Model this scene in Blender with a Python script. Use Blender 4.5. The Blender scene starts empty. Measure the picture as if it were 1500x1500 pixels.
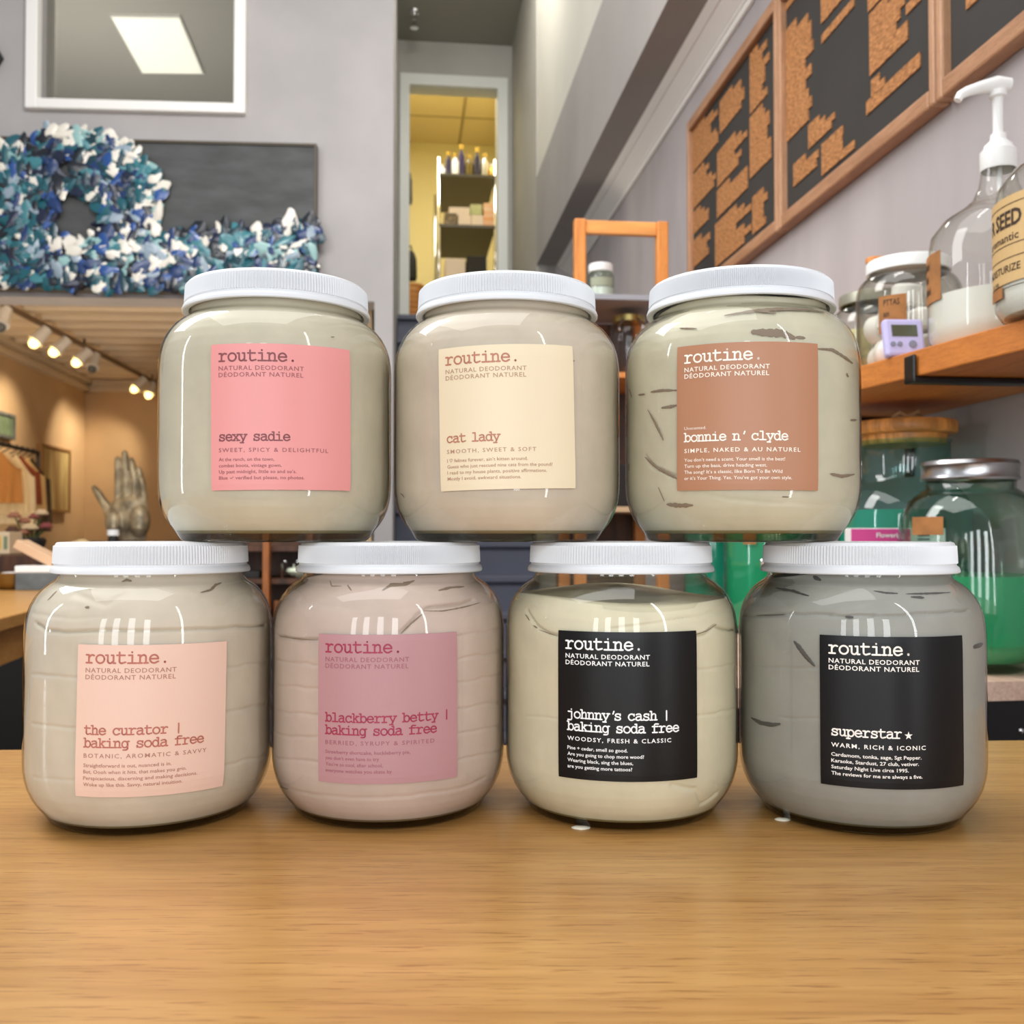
import bpy, bmesh, math, random
import numpy as np
from mathutils import Vector, Matrix
C = bpy.context.collection
SC = bpy.context.scene
PI = math.pi
# ------------------------------------------------------------------ camera, world, lights, exposure
F, PITCH, CZ = 1444.0, 0.02237, 1.0632
TZ = 0.90                                                   # reference height of the counter
TT = TZ - .0037                                             # counter top under the bottom row
cam = bpy.data.objects.new('camera', bpy.data.cameras.new('camera')); C.objects.link(cam)
cam.location = (0, 0, CZ); cam.rotation_euler = (PI/2 + PITCH, 0, 0)
cam.data.sensor_width = 36; cam.data.lens = F/1500*36; cam.data.clip_start = 0.02
cam.data.dof.use_dof = True; cam.data.dof.focus_distance = 0.52; cam.data.dof.aperture_fstop = 17
SC.camera = cam
SC.view_settings.view_transform = 'Standard'; SC.view_settings.look = 'None'
SC.view_settings.gamma = 1; SC.view_settings.use_curve_mapping = False
SC.view_settings.exposure = 0.0
w = bpy.data.worlds.new('world'); SC.world = w; w.use_nodes = True
w.node_tree.nodes['Background'].inputs[0].default_value = (0.93, 0.96, 1.0, 1)
w.node_tree.nodes['Background'].inputs[1].default_value = 0.45

def light(name, typ, loc, energy, color=(1, 1, 1), size=None, target=None, rot=None, **kw):
    d = bpy.data.lights.new(name, typ); d.energy = energy; d.color = color
    if typ == 'AREA':
        d.shape = 'RECTANGLE'; d.size, d.size_y = size
    elif size is not None: d.shadow_soft_size = size
    for k, v in kw.items(): setattr(d, k, v)
    o = bpy.data.objects.new(name, d); C.objects.link(o); o.location = loc
    if target is not None:
        o.rotation_euler = (Vector(target) - Vector(loc)).to_track_quat('-Z', 'Y').to_euler()
    if rot is not None: o.rotation_euler = rot
    return o
DAY = (0.93, 0.97, 1.0)
for i, x in enumerate((-1.55, -0.86, -0.17)):               # three panes of the shop window behind the camera
    light('window_and_fill_light', 'AREA', (x, -2.2, 1.55), 12.5, DAY, (0.30, 1.7), target=(x, 3, 1.45))
light('window_and_fill_light', 'AREA', (0.52, -2.2, 1.4), 14, DAY, (0.30, 1.7), target=(0.9, 1.5, 1.0))  # extra pane added to brighten the wall below the right-hand shelf
light('side_window_daylight', 'AREA', (-2.6, 0.45, 1.6), 9, DAY, (0.10, 1.7), target=(0, 0.5, 1.4))
light('door_daylight', 'AREA', (0.78, -0.35, 1.5), 4, DAY, (0.05, 1.7), target=(-0.2, 0.7, 1.3))
light('overhead_ambient_light', 'AREA', (-0.75, 0.7, 3.55), 60, (1.0, 0.98, 0.95), (2.4, 2.6), rot=(0, 0, 0))  # unseen overhead source, added as the shop's main ambient light
light('wall_fill_light', 'AREA', (0.0, 1.4, 3.5), 42, (1.0, 0.97, 0.95), (1.0, 0.8), target=(-1.5, 4.0, 2.4))  # unseen fill added to brighten the header wall
light('wall_fill_light', 'AREA', (-1.5, 1.5, 2.7), 28, (1.0, 0.98, 0.96), (0.8, 1.2), target=(1.0, 1.9, 1.2))  # unseen fill added for the right wall and the space under its shelf
light('stair_fill_light', 'AREA', (-0.12, 4.5, 4.2), 24, (1.0, 0.97, 0.9), (0.3, 1.2), target=(0.35, 5.2, 2.6))  # unseen fill added to lift the dark stairwell walls

# ------------------------------------------------------------------ pixel / room frames
def ray(px, py):
    u, v = (px-750)/F, (750-py)/F
    c, s = math.cos(PITCH), math.sin(PITCH)
    return np.array([u, c - v*s, s + v*c])
CAM = np.array([0, 0, CZ])
def at_y(px, py, Y): d = ray(px, py); return CAM + d*(Y/d[1])
def at_z(px, py, Z): d = ray(px, py); return CAM + d*((Z-CZ)/d[2])
def at_plane(px, py, P, n):
    d = ray(px, py); n = np.array(n, float); return CAM + d*(np.dot(np.array(P)-CAM, n)/np.dot(d, n))
TH = math.atan(159/F)                                       # the room is turned this much against the view
A = np.array([-math.sin(TH), math.cos(TH), 0]); B = np.array([math.cos(TH), math.sin(TH), 0])
def RW(t, l, z): return A*t + B*l + np.array([0, 0, z])
def hit_l(px, py, l): return at_plane(px, py, B*l, B)
def hit_t(px, py, t): return at_plane(px, py, A*t, A)
def tl(P): return float(np.dot(P, A)), float(np.dot(P, B))

# ------------------------------------------------------------------ materials
def lin(c):
    return tuple(((x/255)/12.92 if x/255 <= .04045 else ((x/255+.055)/1.055)**2.4) for x in c[:3]) + (1,)
def mat(name, col, rough=.6, metal=0, var=0, vscale=8, bump=0, bscale=60, coat=0, emit=None, estr=1, stretch=None, col2=None, spec=.5, detail=4):
    m = bpy.data.materials.new(name); m.use_nodes = True
    nt = m.node_tree; b = nt.nodes['Principled BSDF']
    b.inputs['Base Color'].default_value = lin(col); b.inputs['Roughness'].default_value = rough
    b.inputs['Metallic'].default_value = metal; b.inputs['Coat Weight'].default_value = coat
    b.inputs['Specular IOR Level'].default_value = spec
    if emit: b.inputs['Emission Color'].default_value = lin(emit); b.inputs['Emission Strength'].default_value = estr
    tc = nt.nodes.new('ShaderNodeTexCoord')
    if var or col2:
        mp = nt.nodes.new('ShaderNodeMapping'); nt.links.new(tc.outputs['Object'], mp.inputs[0])
        if stretch: mp.inputs['Scale'].default_value = stretch
        n = nt.nodes.new('ShaderNodeTexNoise'); n.inputs['Scale'].default_value = vscale; n.inputs['Detail'].default_value = detail
        nt.links.new(mp.outputs[0], n.inputs['Vector'])
        r = nt.nodes.new('ShaderNodeValToRGB')
        c2 = col2 or tuple(max(0, x*(1-var)) for x in col)
        c1 = col if col2 else tuple(min(255, x*(1+var*.6)) for x in col)
        r.color_ramp.elements[0].position = .35; r.color_ramp.elements[1].position = .65
        r.color_ramp.elements[0].color = lin(c2); r.color_ramp.elements[1].color = lin(c1)
        nt.links.new(n.outputs['Fac'], r.inputs[0]); nt.links.new(r.outputs[0], b.inputs['Base Color'])
    if bump:
        n2 = nt.nodes.new('ShaderNodeTexNoise'); n2.inputs['Scale'].default_value = bscale
        nt.links.new(tc.outputs['Object'], n2.inputs['Vector'])
        bp = nt.nodes.new('ShaderNodeBump'); bp.inputs['Strength'].default_value = bump; bp.inputs['Distance'].default_value = .01
        nt.links.new(n2.outputs['Fac'], bp.inputs['Height']); nt.links.new(bp.outputs[0], b.inputs['Normal'])
    return m
def wood(name, c_light, c_dark, c_pore, rough=.4, coat=.2, scale=1.0, axis=0):
    """long-grained wood: grain runs along the object's own axis"""
    m = bpy.data.materials.new(name); m.use_nodes = True
    nt = m.node_tree; b = nt.nodes['Principled BSDF']; L = nt.links
    b.inputs['Roughness'].default_value = rough; b.inputs['Coat Weight'].default_value = coat; b.inputs['Coat Roughness'].default_value = .25
    tc = nt.nodes.new('ShaderNodeTexCoord')
    def noise(sc, st, det, dist=0):
        mp = nt.nodes.new('ShaderNodeMapping'); L.new(tc.outputs['Object'], mp.inputs[0])
        v = [st, st, st]; v[axis] = 1.0; mp.inputs['Scale'].default_value = v
        n = nt.nodes.new('ShaderNodeTexNoise'); n.inputs['Scale'].default_value = sc*scale; n.inputs['Detail'].default_value = det
        n.inputs['Distortion'].default_value = dist; L.new(mp.outputs[0], n.inputs['Vector']); return n
    n1, n2, n3 = noise(3.0, 7, 6, .5), noise(10, 18, 8, .2), noise(42, 20, 3)
    r1 = nt.nodes.new('ShaderNodeValToRGB'); r1.color_ramp.elements[0].position = .25; r1.color_ramp.elements[1].position = .75
    r1.color_ramp.elements[0].color = lin(c_dark); r1.color_ramp.elements[1].color = lin(c_light); L.new(n1.outputs['Fac'], r1.inputs[0])
    r2 = nt.nodes.new('ShaderNodeValToRGB'); r2.color_ramp.elements[0].position = .30; r2.color_ramp.elements[1].position = .62
    r2.color_ramp.elements[0].color = (.62, .55, .45, 1); r2.color_ramp.elements[1].color = (1, 1, 1, 1); L.new(n2.outputs['Fac'], r2.inputs[0])
    mx = nt.nodes.new('ShaderNodeMixRGB'); mx.blend_type = 'MULTIPLY'; mx.inputs[0].default_value = .55
    L.new(r1.outputs[0], mx.inputs[1]); L.new(r2.outputs[0], mx.inputs[2])
    r3 = nt.nodes.new('ShaderNodeValToRGB'); r3.color_ramp.elements[0].position = .34; r3.color_ramp.elements[1].position = .42
    r3.color_ramp.elements[0].color = (1, 1, 1, 1); r3.color_ramp.elements[1].color = (0, 0, 0, 1); L.new(n3.outputs['Fac'], r3.inputs[0])
    sc_ = nt.nodes.new('ShaderNodeMath'); sc_.operation = 'MULTIPLY'; sc_.inputs[1].default_value = .62; L.new(r3.outputs[0], sc_.inputs[0])
    mx2 = nt.nodes.new('ShaderNodeMixRGB'); L.new(sc_.outputs[0], mx2.inputs[0]); L.new(mx.outputs[0], mx2.inputs[1]); mx2.inputs[2].default_value = lin(c_pore)
    L.new(mx2.outputs[0], b.inputs['Base Color'])
    bp = nt.nodes.new('ShaderNodeBump'); bp.inputs['Strength'].default_value = .05; bp.inputs['Distance'].default_value = .002
    L.new(n2.outputs['Fac'], bp.inputs['Height']); L.new(bp.outputs[0], b.inputs['Normal'])
    return m
def glass(name, tint=(251, 251, 249), edge=(205, 205, 192), f0=.045, rough=.0):
    """clear glass wall: mirror by Fresnel, tinted where the sight line runs through more of it"""
    m = bpy.data.materials.new(name); m.use_nodes = True
    nt = m.node_tree; L = nt.links; nt.nodes.remove(nt.nodes['Principled BSDF'])
    lw = nt.nodes.new('ShaderNodeLayerWeight'); lw.inputs[0].default_value = .5
    p5 = nt.nodes.new('ShaderNodeMath'); p5.operation = 'POWER'; p5.inputs[1].default_value = 5; L.new(lw.outputs['Facing'], p5.inputs[0])
    ma = nt.nodes.new('ShaderNodeMath'); ma.operation = 'MULTIPLY_ADD'; ma.inputs[1].default_value = 1-f0; ma.inputs[2].default_value = f0; L.new(p5.outputs[0], ma.inputs[0])
    p2 = nt.nodes.new('ShaderNodeMath'); p2.operation = 'POWER'; p2.inputs[1].default_value = 3; L.new(lw.outputs['Facing'], p2.inputs[0])
    mc = nt.nodes.new('ShaderNodeMixRGB'); L.new(p2.outputs[0], mc.inputs[0]); mc.inputs[1].default_value = lin(tint); mc.inputs[2].default_value = lin(edge)
    tr = nt.nodes.new('ShaderNodeBsdfTransparent'); L.new(mc.outputs[0], tr.inputs[0])
    gl = nt.nodes.new('ShaderNodeBsdfGlossy'); gl.inputs['Roughness'].default_value = rough
    mx = nt.nodes.new('ShaderNodeMixShader'); L.new(ma.outputs[0], mx.inputs[0]); L.new(tr.outputs[0], mx.inputs[1]); L.new(gl.outputs[0], mx.inputs[2])
    L.new(mx.outputs[0], nt.nodes['Material Output'].inputs[0])
    return m
M = {}
M['wall'] = mat('lilac_grey_paint', (176, 172, 171), .8, var=.035, vscale=3)
M['wallR'] = mat('mottled_lilac_grey_paint', (174, 167, 167), .75, var=.06, vscale=4, stretch=(1, 1, .35))
M['stairpaint'] = mat('grey_stairwell_paint', (168, 165, 158), .7, var=.04, vscale=2)
M['white'] = mat('white_trim_paint', (246, 244, 239), .45)
M['offwhite'] = mat('offwhite_plastic', (240, 240, 238), .35)
M['lid'] = mat('white_lid_plastic', (222, 225, 229), .36)
M['tan'] = mat('warm_tan_paint', (214, 186, 148), .8, var=.04, vscale=2)
M['deck'] = mat('cream_metal_deck', (228, 214, 192), .6)
M['yellow'] = mat('pale_yellow_paint', (228, 216, 164), .8)
M['ceil'] = mat('ceiling_board', (205, 200, 186), .9)
M['loft'] = mat('loft_board', (178, 175, 168), .9)
M['floor'] = mat('dark_floor', (84, 72, 62), .5, var=.2, vscale=5)
M['table'] = wood('honey_wood', (196, 150, 88), (178, 129, 70), (134, 86, 42), .32, .35, 1.0)
M['ret'] = wood('honey_wood_in_depth', (206, 158, 92), (186, 132, 66), (140, 90, 40), .35, .2, 1.0, axis=1)
M['pine'] = wood('orange_pine', (226, 150, 76), (206, 126, 56), (170, 96, 40), .5, .1, 1.5, axis=2)
M['shelf'] = wood('orange_shelf_wood', (216, 136, 60), (196, 116, 46), (160, 90, 36), .5, .1, 1.2, axis=1)
M['paleboard'] = wood('pale_board_wood', (230, 200, 180), (206, 172, 152), (190, 140, 116), .5, .0, 1.5, axis=1)
M['bframe'] = wood('board_frame_wood', (188, 142, 108), (156, 112, 80), (120, 80, 52), .5, .05, 2, axis=1)
M['bframeV'] = wood('board_frame_wood_upright', (196, 152, 118), (164, 120, 88), (128, 88, 60), .5, .05, 2, axis=2)
M['darkwood'] = mat('dark_brown_wood', (78, 46, 26), .5, var=.3, vscale=6, stretch=(6, 6, 1))
M['post'] = mat('brown_wood_post', (150, 88, 40), .5, var=.2, vscale=8, stretch=(6, 6, 1))
M['black'] = mat('black_metal', (14, 14, 15), .35)
M['blackboard'] = mat('charcoal_board', (48, 45, 42), .75, var=.08, vscale=5)
M['slate'] = mat('brushed_slate_paint', (70, 72, 72), .6, var=.18, vscale=6, stretch=(1, 1, 3))
M['stair'] = mat('blue_grey_stair_paint', (92, 96, 112), .6)
M['steel'] = mat('brushed_steel', (190, 190, 192), .28, 1)
M['chrome'] = mat('chrome', (220, 220, 222), .1, 1)
M['bronze'] = mat('weathered_pewter', (150, 144, 126), .45, .5, var=.3, vscale=14)
M['kraft'] = mat('kraft_paper', (166, 112, 62), .8, var=.1, vscale=40)
M['dark'] = mat('dark_shape', (26, 22, 20), .7)
M['grey'] = mat('slate_grey_cover', (98, 104, 106), .6, var=.15, vscale=20)
M['glassbase'] = glass('thick_base_glass', (196, 192, 172), (70, 66, 50))
M['glass'] = glass('clear_glass')
M['glassthin'] = glass('window_glass', (244, 244, 240), (220, 220, 214), .06)
M['glassgreen'] = glass('teal_glass', (206, 244, 242), (110, 190, 186), .07)
M['glassaqua'] = glass('pale_green_glass', (244, 250, 246), (165, 195, 178), .05)
def liquid(name, col, tint, k=.5):
    m = mat(name, col, .15); nt = m.node_tree
    tr = nt.nodes.new('ShaderNodeBsdfTransparent'); tr.inputs[0].default_value = lin(tint)
    mx = nt.nodes.new('ShaderNodeMixShader'); mx.inputs[0].default_value = k
    nt.links.new(tr.outputs[0], mx.inputs[1]); nt.links.new(nt.nodes['Principled BSDF'].outputs[0], mx.inputs[2])
    nt.links.new(mx.outputs[0], nt.nodes['Material Output'].inputs[0]); return m
M['green'] = liquid('green_liquid', (84, 206, 148), (110, 205, 160))
M['teal'] = liquid('teal_liquid', (70, 180, 150), (110, 190, 170), .7)
M['soap'] = mat('milky_soap', (232, 234, 226), .35)
M['cotton'] = mat('white_tablet', (238, 236, 230), .7)

# ------------------------------------------------------------------ mesh builder
class MB:
    def __init__(s): s.v = []; s.f = []; s.mi = []
    def add(s, v, f, mi=0):
        o = len(s.v); s.v += [tuple(map(float, p)) for p in v]
        s.f += [tuple(i+o for i in q) for q in f]; s.mi += [mi]*len(f); return s
    def hexa(s, p, mi=0):                                   # 8 corners: 4 bottom ccw, 4 top
        return s.add(p, [(3, 2, 1, 0), (4, 5, 6, 7), (0, 1, 5, 4), (1, 2, 6, 5), (2, 3, 7, 6), (3, 0, 4, 7)], mi)
    def box(s, c, d, rz=0, mi=0, rot=None):
        x, y, z = d[0]/2, d[1]/2, d[2]/2
        R = rot if rot is not None else Matrix.Rotation(rz, 3, 'Z')
        pts = [(-x, -y, -z), (x, -y, -z), (x, y, -z), (-x, y, -z), (-x, -y, z), (x, -y, z), (x, y, z), (-x, y, z)]
        return s.hexa([Vector(c) + R @ Vector(q) for q in pts], mi)
    def lathe(s, prof, n=48, c=(0, 0, 0), mi=0, fn=None):
        rows = []
        for (r, z) in prof:
            if r < 1e-7: s.v.append((c[0], c[1], c[2]+z)); rows.append([len(s.v)-1]*n)
            else:
                o = len(s.v)
                for k in range(n):
                    a = 2*PI*k/n; rr = r if fn is None else fn(r, z, a)
                    s.v.append((c[0]+rr*math.cos(a), c[1]+rr*math.sin(a), c[2]+z))
                rows.append(list(range(o, o+n)))
        for a_, b_ in zip(rows, rows[1:]):
            for k in range(n):
                q = [a_[k], a_[(k+1) % n], b_[(k+1) % n], b_[k]]
                u = []
                for i in q:
                    if i not in u: u.append(i)
                if len(u) > 2: s.f.append(tuple(u)); s.mi.append(mi)
        return s
    def tube(s, path, r, n=10, mi=0, cap=True, flat=1.0, flatdir=None):
        P = [Vector(p) for p in path]; rs = r if isinstance(r, (list, tuple)) else [r]*len(P)
        up = Vector(flatdir) if flatdir is not None else None; rows = []
        for i, p in enumerate(P):
            t = (P[min(i+1, len(P)-1)] - P[max(i-1, 0)]).normalized()
            h = up if up is not None else (Vector((0, 0, 1)) if abs(t.z) < .9 else Vector((1, 0, 0)))
            a = t.cross(h).normalized(); b = a.cross(t).normalized(); o = len(s.v)
            for k in range(n):
                g = 2*PI*k/n; q = p + a*(math.cos(g)*rs[i]) + b*(math.sin(g)*rs[i]*flat)
                s.v.append(tuple(q))
            rows.append(range(o, o+n))
        for a_, b_ in zip(rows, rows[1:]):
            for k in range(n): s.f.append((a_[k], a_[(k+1) % n], b_[(k+1) % n], b_[k])); s.mi.append(mi)
        if cap: s.f.append(tuple(reversed(rows[0]))); s.f.append(tuple(rows[-1])); s.mi += [mi, mi]
        return s
    def ellipsoid(s, c, r, n=16, m=10, mi=0):
        prof = [(math.sin(PI*i/m), -math.cos(PI*i/m)) for i in range(m+1)]
        o = len(s.v); s.lathe([(max(a, 0) if 0 < i < m else 0, b) for i, (a, b) in enumerate(prof)], n, mi=mi)
        for i in range(o, len(s.v)):
            x, y, z = s.v[i]; s.v[i] = (c[0]+x*r[0], c[1]+y*r[1], c[2]+z*r[2])
        return s
    def prism(s, poly, f0, f1, mi=0):                       # poly 2D -> two 3D faces given by functions
        n = len(poly); s.add([f0(*p) for p in poly] + [f1(*p) for p in poly],
            [tuple(range(n-1, -1, -1)), tuple(range(n, 2*n))] + [(i, (i+1) % n, n+(i+1) % n, n+i) for i in range(n)], mi); return s
    def build(s, name, mats, parent=None, smooth=False, bevel=0, world=False, auto=None):
        me = bpy.data.meshes.new(name)
        v = s.v
        if parent is not None and world:
            R = Matrix.Rotation(-parent.rotation_euler.z, 3, 'Z'); l = Vector(parent.location)
            v = [tuple(R @ (Vector(p) - l)) for p in v]
        me.from_pydata(v, [], s.f)
        mats = mats if isinstance(mats, (list, tuple)) else [mats]
        for m in mats: me.materials.append(M[m] if isinstance(m, str) else m)
        me.polygons.foreach_set('material_index', s.mi)
        if smooth: me.polygons.foreach_set('use_smooth', [True]*len(me.polygons))
        bm = bmesh.new(); bm.from_mesh(me); bmesh.ops.recalc_face_normals(bm, faces=bm.faces); bm.to_mesh(me); bm.free()
        if smooth and auto: me.set_sharp_from_angle(angle=math.radians(auto))
        me.update()
        o = bpy.data.objects.new(name, me); C.objects.link(o)
        if parent is not None: o.parent = parent
        if bevel:
            b = o.modifiers.new('bevel', 'BEVEL'); b.width = bevel; b.segments = 2; b.limit_method = 'ANGLE'
        return o
def tag(o, label, cat, group=None, kind=None):
    o['label'] = label; o['category'] = cat
    if group: o['group'] = group
    if kind: o['kind'] = kind
    return o
def thing(name, label, cat, loc=(0, 0, 0), rz=0, group=None):
    o = bpy.data.objects.new(name, None); C.objects.link(o); o.location = Vector([float(q) for q in loc]); o.rotation_euler = (0, 0, rz)
    o.empty_display_size = .05
    return tag(o, label, cat, group)
def struct(name, mb, m, **k):
    o = mb.build(name, m, **k); o['kind'] = 'structure'; return o
def quad_slab(pts, off):                                     # thick slab from 4 points and an offset vector
    p = [Vector(q) for q in pts]; o = Vector(off); return MB().hexa(p + [q+o for q in p])

# ------------------------------------------------------------------ the setting
LW = 0.86; LB = 0.676
HU = np.array([1, .06, 0]); HU = HU/np.linalg.norm(HU); HN = np.array([-HU[1], HU[0], 0])
HP = np.array([-.485, 4.0, 0])                               # right-hand corner of the header wall
def HW(u, z, d=0): return HP + HU*u + HN*d + np.array([0, 0, z])
def hw(px, py, d=0):                                         # pixel -> (u, z) on the header wall
    P = at_plane(px, py, HP + HN*d, HN); return float(np.dot(P-HP, HU)), float(P[2])
ZSOF = hit_l(978, 0, LB)[2]; ZTOP = hit_l(883, 0, LB)[2]
TEND = tl(hit_l(786, 300, LB))[0]; TDOOR = tl(hit_l(750, 300, LB))[0]
LS = tl(HP)[1]
struct('floor', MB().box((-.8, 4.2, -.05), (7.5, 14, .1)), 'floor')
# header wall with the loft window and the wide opening below
uw0, zw0 = hw(57, 150); uw1, zw1 = hw(345, 154); zwb = (zw0+zw1)/2
zh = hw(200, 437)[1]; ZT = 4.3; uj = hw(548, 600)[0]
m = MB()
def hbox(u0, u1, z0, z1, d0=0, d1=.15):
    m.hexa([HW(u0, z0, d0), HW(u1, z0, d0), HW(u1, z0, d1), HW(u0, z0, d1), HW(u0, z1, d0), HW(u1, z1, d0), HW(u1, z1, d1), HW(u0, z1, d1)])
hbox(-4.2, uw0, zh, ZT); hbox(uw1, uj, zh, ZT); hbox(uw0, uw1, zh, zwb); hbox(uj, 0, 0, ZT); hbox(uw0, uw1, zwb+1.3, ZT)
struct('wall_back', m, 'wall')
# loft window: frame, pane and the room behind it
m = MB(); fo0 = hw(40, 160)[0]; fo1 = hw(361, 169)[0]; fzb = hw(200, 166)[1]
hbox(fo0, uw0+.003, fzb, zwb+1.38, -.03, .02); hbox(uw1-.003, fo1, fzb, zwb+1.38, -.03, .02)
hbox(uw0, uw1, fzb, zwb+.003, -.03, .02); hbox(uw0, uw1, zwb+1.297, zwb+1.38, -.03, .02)
win = struct('window_1', m, 'white', bevel=.006)
m = MB(); hbox(uw0, uw1, zwb, zwb+1.3, .07, .076); pn = m.build('window_pane', 'glassthin', win)
m = MB()
ZL = CZ+2.6
lo = [HW(-3.6, ZL, .16), HW(-.06, ZL, .16), HW(-.28, ZL, 2.6), HW(-3.6, ZL, 2.6)]
m.hexa([Vector(q) for q in lo] + [Vector(q)+Vector((0, 0, .08)) for q in lo]); struct('ceiling_loft', m, 'loft')
m = MB(); m.hexa([HW(-3.6, 2.4, 2.6), HW(-.28, 2.4, 2.6), HW(-.28, 2.4, 2.7), HW(-3.6, 2.4, 2.7), HW(-3.6, ZL, 2.6), HW(-.28, ZL, 2.6), HW(-.28, ZL, 2.7), HW(-3.6, ZL, 2.7)])
struct('wall_loft', m, 'loft')
m = MB(); m.hexa([HW(-3.6, 2.42, .16), HW(-.06, 2.42, .16), HW(-.28, 2.42, 2.6), HW(-3.6, 2.42, 2.6), HW(-3.6, 2.46, .16), HW(-.06, 2.46, .16), HW(-.28, 2.46, 2.6), HW(-3.6, 2.46, 2.6)])
struct('floor_loft', m, 'loft')
pp = [at_z(x, y, ZL-.012) for x, y in ((165, 26), (262, 27), (296, 107), (209, 106))]
lp = thing('ceiling_light', 'glowing rectangular ceiling light panel seen through the high window', 'ceiling light', sum(pp)/4)
MB().hexa([Vector(q)+Vector((0, 0, -.004)) for q in pp] + [Vector(q)+Vector((0, 0, .011)) for q in pp]).build('diffuser', mat('lit_diffuser', (250, 250, 240), .5, emit=(255, 252, 240), estr=.72), lp, world=True)
cc = sum(pp)/4; ex = [Vector(cc)+(Vector(q)-Vector(cc))*1.05 for q in pp]
m = MB()
for i in range(4):
    j = (i+1) % 4
    m.hexa([ex[i], ex[j], Vector(pp[j]), Vector(pp[i])] + [v+Vector((0, 0, .012)) for v in (ex[i], ex[j], Vector(pp[j]), Vector(pp[i]))])
m.build('frame', 'white', lp, world=True)
light('loft_fill_light', 'POINT', HW(-1.7, 2.62, .9), 30, (1, .98, .96), .12)  # hidden fill below the sill, added to light the loft ceiling
# room beyond the opening
CR = at_y(125, 600, 8.1); LR = tl(CR)[1]; ZC2 = CZ+1.26
bw = lambda s, z, d=0: CR + HU*s + HN*d + np.array([0, 0, z])
def slab(name, P, off, mt): return struct(name, quad_slab(P, off), mt)
slab('wall_far', [bw(0, 0) - np.array([0, 0, CR[2]]), bw(2.55, 0)-np.array([0, 0, CR[2]]), bw(2.55, 2.6)-np.array([0, 0, CR[2]]), bw(0, 2.6)-np.array([0, 0, CR[2]])], HN*.1, 'tan')
tC = tl(CR)[0]
slab('wall_left', [RW(tC, LR, 0), RW(tC-4.6, LR, 0), RW(tC-4.6, LR, 2.6), RW(tC, LR, 2.6)], -B*.1, 'tan')
rb_ = [RW(tl(HP)[0]+.17, LS-.09, 0), RW(tl(HP)[0]+4.2, LS-.09, 0)]
slab('wall_inner', [rb_[0], rb_[1], rb_[1]+np.array([0, 0, 2.6]), rb_[0]+np.array([0, 0, 2.6])], -B*.03, 'tan')
m = MB(); prof = []; s0 = .2; per = .24
def deck(u, d, z): return HW(u, z, d)
k = 0
while s0 + k*per < 4.6:
    d0 = s0 + k*per
    for (da, za), (db, zb) in (((0, 0), (.10, 0)), ((.10, 0), (.13, .045)), ((.13, .045), (.21, .045)), ((.21, .045), (.24, 0))):
        z_ = ZC2
        P = [deck(-4.4, d0+da, z_+za), deck(-.07-.06*d0, d0+da, z_+za), deck(-.07-.06*d0, d0+db, z_+zb), deck(-4.4, d0+db, z_+zb)]
        m.hexa([Vector(q) for q in P] + [Vector(q)+Vector((0, 0, .02)) for q in P])
    k += 1
struct('ceiling_deck', m, 'deck')
m = MB(); z0 = ZC2-.09
for P0, P1, off in ((RW(tC, LR, 0), RW(tC-4.4, LR, 0), B), (bw(0, 0)*np.array([1, 1, 0]), bw(3.3, 0)*np.array([1, 1, 0]), -HN)):
    for (o0, o1, a, b) in ((0, .05, 0, .03), (0, .03, .03, .06), (0, .08, .06, .09)):
        m.hexa([P0+np.array([0, 0, z0+a]), P1+np.array([0, 0, z0+a]), P1+off*o1+np.array([0, 0, z0+a]), P0+off*o1+np.array([0, 0, z0+a]),
                P0+np.array([0, 0, z0+b]), P1+np.array([0, 0, z0+b]), P1+off*o1+np.array([0, 0, z0+b]), P0+off*o1+np.array([0, 0, z0+b])])
struct('trim_1', m, 'deck')
# stairwell, bulkhead and right-hand wall
slab('wall_stair_left', [RW(tl(HP)[0]+.14, LS, 0), RW(TDOOR, LS, 0), RW(TDOOR, LS, 4.6), RW(tl(HP)[0]+.14, LS, 4.6)], -B*.05, 'stairpaint')
slab('wall_stair_right', [RW(TEND, LB, 0), RW(TDOOR+.1, LB, 0), RW(TDOOR+.1, LB, 4.6), RW(TEND, LB, 4.6)], B*.1, 'stairpaint')
slab('wall_upper', [RW(.4, LB+.006, ZTOP-.02), RW(TEND, LB+.004, ZTOP-.02), RW(TEND, LB+.004, 4.6), RW(.4, LB+.006, 4.6)], B*.1, mat('upper_wall_lit_tone', (206, 203, 192), .75, var=.03, vscale=2))  # stronger light on the upper wall is put into this paler colour
slab('wall_end', [RW(TEND, LB+.05, 0), RW(TEND, LW+.1, 0), RW(TEND, LW+.1, ZSOF+.05), RW(TEND, LB+.05, ZSOF+.05)], A*.1, 'wall')
m = MB(); m.hexa([RW(.4, LB, ZSOF), RW(TEND, LB, ZSOF), RW(TEND, LW+.1, ZSOF), RW(.4, LW+.1, ZSOF), RW(.4, LB, ZTOP), RW(TEND, LB, ZTOP), RW(TEND, LW+.1, ZTOP), RW(.4, LW+.1, ZTOP)])
struct('ceiling_bulkhead', m, mat('bulkhead_shade_tone', (158, 153, 149), .8, var=.03, vscale=2))  # weaker light on the bulkhead is put into this darker colour
slab('wall_right', [RW(-2.4, LW, 0), RW(TEND, LW, 0), RW(TEND, LW, ZSOF), RW(-2.4, LW, ZSOF)], B*.1, 'wallR')
m = MB(); zc = hit_l(960, 223, LW)[2]; hc = ZSOF - zc
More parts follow.
